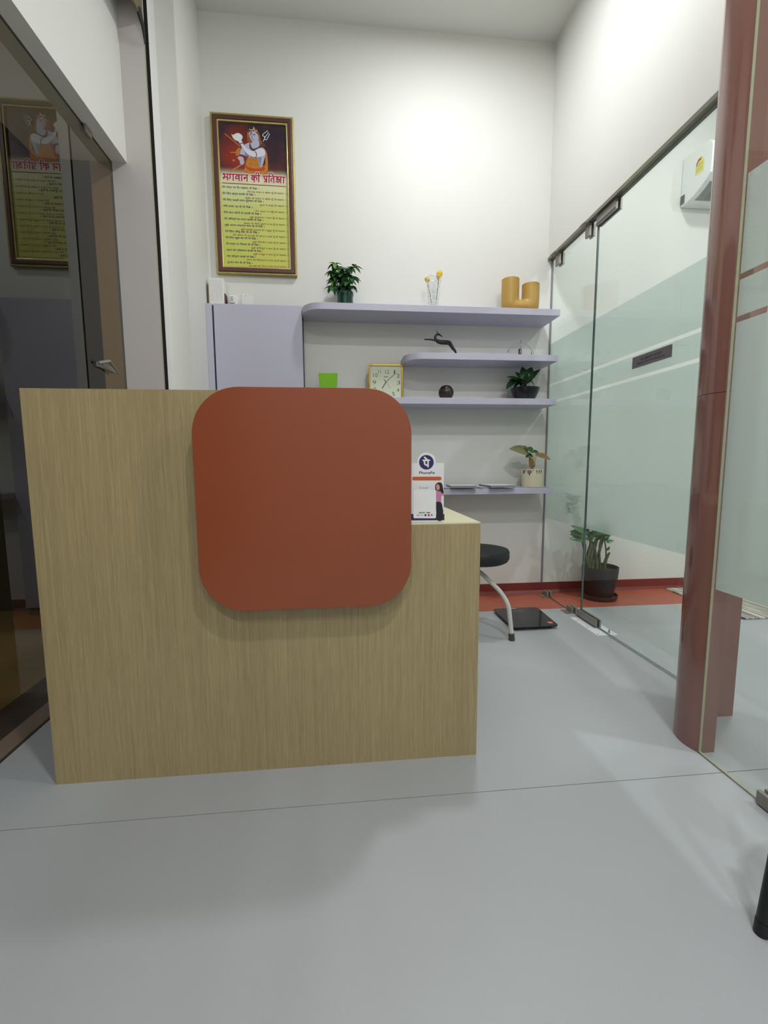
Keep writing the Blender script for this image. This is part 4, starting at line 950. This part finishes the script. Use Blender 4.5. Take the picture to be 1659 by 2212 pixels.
def inq(u, v): return cor[3].lerp(cor[2], u).lerp(cor[0].lerp(cor[1], u), v)
out = []
for (u, v) in rrect(0, 1, 0, 1, 0.07, 5): p = inq(u, v); out.append((p.x, p.y))
MB().prism(out, 'z', 0.016, 0.023).build('glass_top', mat('scale_glass', (24, 27, 33), 0.08, noise=0.05, nscale=5), wsx, bevel=0.001)
MB().box(1.0, 1.20, 2.37, 2.61, 0.006, 0.016).build('body', BLACKP, wsx)
for u, v in ((.15, .15), (.85, .15), (.15, .85), (.85, .85)): p = inq(u, v); MB().lathe([(0.018, 0), (0.018, 0.016), (0.001, 0.016)], (p.x, p.y, 0), 16).build('foot', BLACKP, wsx)
p = inq(0.47, 0.80); MB().box(p.x-0.035, p.x+0.035, p.y-0.02, p.y+0.02, 0.0231, 0.0234).build('display', mat('lcd_grey', (60, 64, 66), 0.2), wsx)
p = inq(0.43, 0.955); m = MB(); m.box(p.x-0.02, p.x+0.02, p.y-0.004, p.y+0.004, 0.0231, 0.0234); m.build('top_marking', mat('mark_white', (200, 200, 200), 0.4), wsx)
p = inq(0.885, 0.15); MB().lathe([(0.016, 0), (0.016, 0.0004), (0.001, 0.0004)], (p.x, p.y, 0.0231), 20).build('logo', mat('logo_orange', (216, 110, 76), 0.4), wsx)

# ------------------------------------------------------------------ consulting room: air conditioner, plant, rug
ac = thing('air_conditioner', (2.7, YB, 2.65), 'white wall air conditioner with a yellow star label behind the glass', 'air conditioner')
prof = [(3.036, 2.682), (2.985, 2.684), (2.92, 2.695), (2.863, 2.718), (2.822, 2.743), (2.794, 2.768), (2.785, 2.80), (2.785, 2.925), (2.792, 2.952), (2.815, 2.970), (2.98, 2.990), (3.036, 2.990)]
MB().prism(prof, 'x', 2.36, 3.25).build('casing', mat('ac_white', (238, 240, 240), 0.25), ac, bevel=0.006, bseg=3)
lv = MB(); lq = [(2.955, 2.6885), (2.92, 2.6945), (2.863, 2.7175), (2.832, 2.7365)]
for (ya, za), (yb_, zb) in zip(lq[:-1], lq[1:]): lv.add([(2.395, ya, za), (3.22, ya, za), (3.22, yb_, zb), (2.395, yb_, zb)], [(0, 1, 2, 3)])
lv.build('louvre', mat('ac_grey', (138, 142, 142), 0.4), ac)
lv = MB(); lv.add([(2.45, 2.945, 2.6895), (3.15, 2.945, 2.6895), (3.15, 2.92, 2.6938), (2.45, 2.92, 2.6938), (3.15, 2.868, 2.7148), (2.45, 2.868, 2.7148)], [(0, 1, 2, 3), (3, 2, 4, 5)]); lv.build('flap', mat('ac_grey2', (122, 126, 126), 0.4), ac)
MB().box(2.356, 2.3605, 3.0, 3.032, 2.695, 2.75).build('pipe_notch', mat('notch_dark', (92, 86, 84), 0.6), ac)
lb = MB(); lb.add([(2.3592, 2.916, 2.812), (2.3592, 2.916, 2.882), (2.3592, 2.9, 2.908), (2.3592, 2.866, 2.908), (2.3592, 2.849, 2.882), (2.3592, 2.849, 2.812)], [(0, 1, 2, 3, 4, 5)])
lb_ = lb.build('star_label', mat('label_yellow', (232, 226, 110), 0.4), ac, fixn=False)
lb = MB(); lb.add([(2.3588, 2.913, 2.868), (2.3588, 2.913, 2.884), (2.3588, 2.897, 2.905), (2.3588, 2.873, 2.905), (2.3588, 2.873, 2.889), (2.3588, 2.89, 2.889)], [(0, 1, 2, 3, 4, 5)]); lb.build('star_arc', mat('label_red', (190, 60, 56), 0.4), lb_, fixn=False)
lb = MB()
for zz in (2.868, 2.855, 2.842, 2.832): stroke(lb, [(2.911, zz), (2.858, zz)], 0.0028 if zz > 2.86 else 0.0014, lambda y, z: (2.3588, y, z))
lb.build('label_text', mat('label_ink', (70, 66, 60), 0.5), lb_, fixn=False)

zZ = zmap(1200, 1050, 6.32)
zz_ = thing('zz_plant', (1.80, 2.86, 0), 'tall glossy-leaved plant in a black pot behind the glass partition', 'plant')
PC = (1.800, 2.865)
MB().lathe([(0.10, 0), (0.115, 0.004), (0.122, 0.03), (0.118, 0.032), (0.11, 0.012), (0.001, 0.010)], (PC[0], PC[1], 0), 36).build('saucer', mat('saucer_black', (40, 36, 38), 0.4), zz_, smooth='auto')
MB().lathe([(0.086, 0.012), (0.095, 0.05), (0.112, 0.14), (0.120, 0.225), (0.116, 0.227), (0.110, 0.20), (0.001, 0.195)], (PC[0], PC[1], 0), 40).build('pot', mat('pot_black', (34, 33, 36), 0.4, noise=0.1, nscale=20), zz_, smooth='auto')
MB().lathe([(0.001, 0.199), (0.108, 0.197), (0.108, 0.19), (0.001, 0.19)], (PC[0], PC[1], 0), 24).build('soil', mat('soil', (60, 52, 42), 0.9, noise=0.5, nscale=150, bump=0.8, bscale=120), zz_)
ZL = leaf_mesh('zz_leaf', mat('zz_green', (66, 122, 66), 0.25, noise=0.2, nscale=30), 0.42, 0.15, 0.2, 6)
SG = mat('zz_stem', (86, 100, 60), 0.4, noise=0.35, nscale=60)
rnd = random.Random(11)
def stemz(pts, r0, r1, nl, dy0, L, t0=0.45):
    """pts in photo detail coordinates of the stem, from soil to tip"""
    n0 = len(pts); pw = []
    for i, q in enumerate(pts): pw.append(P(*zZ(*q), Y=2.865 + dy0*(i/(n0-1))))
    pw[0] = Vector((min(max(pw[0].x, PC[0]-.08), PC[0]+.08), 2.865, 0.19))
    path = [Vector(p) for p in smooth_poly([tuple(p) for p in pw], 6, False)]
    n = len(path); s_ = MB().tube(path, [r0 + (r1-r0)*i/(n-1) for i in range(n)], 8).build('stem', SG, zz_, smooth=True)
    for k in range(nl):
        t = t0 + (1-t0)*k/max(1, nl-1); i = min(n-2, int(t*(n-1))); p = path[i]; d = (path[i+1]-path[i]).normalized()
        sd = Vector((0, 0, 1)).cross(d); sd = sd.normalized() if sd.length > .1 else Vector((1, 0, 0))
        sgn = 1 if k % 2 else -1
        v = (sd*sgn*0.9 + d*0.5 + Vector((rnd.uniform(-.25, .25), rnd.uniform(-.3, .3), rnd.uniform(-.05, .25)))).normalized()
        put_leaf(ZL, s_, p, p + v*L*(1 - 0.25*t), (0, -0.5, 0.6))
    return s_
stemz([(420, 1130), (440, 950), (480, 780), (440, 640), (330, 480), (250, 300), (225, 140)], .012, .004, 15, -.09, .085, .5)
stemz([(500, 1130), (520, 960), (560, 760), (620, 620), (600, 480)], .011, .005, 9, .06, .075, .55)
stemz([(560, 1130), (545, 900), (500, 760), (430, 640), (300, 560)], .010, .004, 9, -.03, .08, .5)
stemz([(560, 1120), (590, 930), (640, 740), (655, 620), (690, 540)], .012, .005, 8, .04, .075, .6)
stemz([(680, 1090), (690, 950), (680, 800), (645, 690), (600, 600)], .006, .004, 7, .0, .07, .6)
stemz([(400, 1130), (402, 950), (400, 800), (360, 700), (290, 620)], .012, .004, 8, -.02, .08, .6)
stemz([(470, 1130), (480, 960), (520, 800), (560, 690), (500, 600), (470, 560)], .009, .004, 9, -.05, .085, .55)
stemz([(620, 1120), (600, 900), (610, 760), (670, 680), (730, 660)], .007, .004, 8, -.03, .06, .6)
stemz([(650, 1120), (690, 1000), (740, 905)], .016, .006, 0, -.02, .05)

zs_ = stemz([(430, 1130), (400, 900), (330, 640), (270, 480), (240, 380), (232, 260), (225, 150)], .009, .004, 0, -.15, .08)
ZL2 = leaf_mesh('zz_leaf_broad', MATS['zz_green'], 0.5, 0.12, 0.2, 6)
for (b, t_, y_) in [((245, 300), (185, 220), 2.72), ((250, 260), (310, 160), 2.72), ((250, 200), (215, 110), 2.72), ((245, 330), (320, 270), 2.72), ((240, 350), (175, 290), 2.71), ((250, 345), (322, 345), 2.71), ((240, 390), (180, 345), 2.71), ((250, 230), (190, 170), 2.72),
                   ((400, 640), (250, 550), 2.78), ((420, 680), (212, 610), 2.79), ((400, 680), (210, 650), 2.80), ((420, 720), (206, 712), 2.78), ((370, 640), (370, 740), 2.78), ((440, 650), (340, 590), 2.8), ((470, 690), (430, 590), 2.82), ((490, 720), (530, 600), 2.82), ((520, 700), (620, 620), 2.84),
                   ((570, 640), (695, 640), 2.86), ((660, 750), (735, 690), 2.86), ((690, 770), (800, 740), 2.86), ((700, 880), (740, 825), 2.86), ((560, 650), (470, 640), 2.83), ((640, 660), (760, 680), 2.88), ((500, 650), (600, 560), 2.84)]:
    put_leaf(ZL2, zs_, P(*zZ(*b), Y=y_), P(*zZ(*t_), Y=y_-0.015), (0, -0.8, 0.6))

def rug_mat():
    m = bpy.data.materials.new('striped_weave'); m.use_nodes = True; nt = m.node_tree; b = nt.nodes['Principled BSDF']; b.inputs['Roughness'].default_value = 0.95
    tc = nt.nodes.new('ShaderNodeTexCoord'); mp = nt.nodes.new('ShaderNodeMapping'); mp.inputs['Scale'].default_value = (34, 0.7, 1)
    nt.links.new(tc.outputs['Object'], mp.inputs['Vector'])
    nz = nt.nodes.new('ShaderNodeTexNoise'); nz.inputs['Scale'].default_value = 1.0; nz.inputs['Detail'].default_value = 3; nt.links.new(mp.outputs['Vector'], nz.inputs['Vector'])
    rp = nt.nodes.new('ShaderNodeValToRGB'); rp.color_ramp.interpolation = 'CONSTANT'
    st_ = [(0.0, (70, 76, 88)), (0.36, (182, 176, 162)), (0.43, (120, 112, 104)), (0.47, (204, 198, 186)), (0.53, (92, 96, 110)), (0.57, (214, 206, 186)), (0.63, (84, 74, 68)), (0.68, (196, 190, 178))]
    while len(rp.color_ramp.elements) > 1: rp.color_ramp.elements.remove(rp.color_ramp.elements[0])
    rp.color_ramp.elements[0].position = 0.0; rp.color_ramp.elements[0].color = srgb(*st_[0][1])
    for p, c in st_[1:]:
        e = rp.color_ramp.elements.new(p); e.color = srgb(*c)
    nt.links.new(nz.outputs['Fac'], rp.inputs['Fac']); nt.links.new(rp.outputs['Color'], b.inputs['Base Color'])
    return m
rg = MB().prism(rrect(2.405, 3.35, 2.345, 3.0, 0.02, 4), 'z', 0.0005, 0.010).build('striped_rug', rug_mat(), None, origin=(2.87, 2.68, 0), bevel=0.003)
tag(rg, 'woven striped grey and cream rug on the floor behind the column', 'rug')

# ------------------------------------------------------------------ black stool at the right edge
bs = thing('black_stool', (1.0, 0.64, 0), 'black stool whose leg shows at the lower right edge', 'stool')
BC = (1.0, 0.64)
MB().lathe([(0.001, 0.43), (0.12, 0.43), (0.13, 0.437), (0.13, 0.452), (0.12, 0.46), (0.001, 0.46)], (BC[0], BC[1], 0), 32).build('seat', BLACKP, bs, smooth='auto')
for a in (146, 56, -34, -124):
    ca, sa = math.cos(math.radians(a)), math.sin(math.radians(a))
    a1 = Vector((BC[0] + ca*0.06, BC[1] + sa*0.05, 0.43)); a2 = Vector((BC[0] + ca*0.195, BC[1] + sa*0.195, 0.0))
    if a == 146: a1 = Vector((0.876, 0.7165, 0.43)); a2 = Vector((0.8335, 0.7165, 0.0))
    lg = MB().tube([a1, a2 + (a1-a2)*0.06], 0.0125, 14).build('leg', BLACKP, bs, smooth='auto')
    MB().tube([a2 + (a1-a2)*0.065, a2], 0.0135, 14).build('rubber_foot', BLACKP, lg, smooth='auto')

# small joined prints and pierced patterns count as one piece each
for o in bpy.data.objects:
    if o.name.split('.')[0] in ('verses', 'flames', 'fine_print', 'app_mark', 'ornaments', 'bands', 'features', 'heading', 'heading_outline', 'printed_motif', 'printed_tree', 'sparkle_facets', 'slot', 'marking', 'label_text', 'foam_edge', 'lettering', 'brand_lettering', 'dial_lettering', 'cloth', 'skin', 'skin_shade', 'arm', 'arm_shade'):
        o['kind'] = 'stuff'
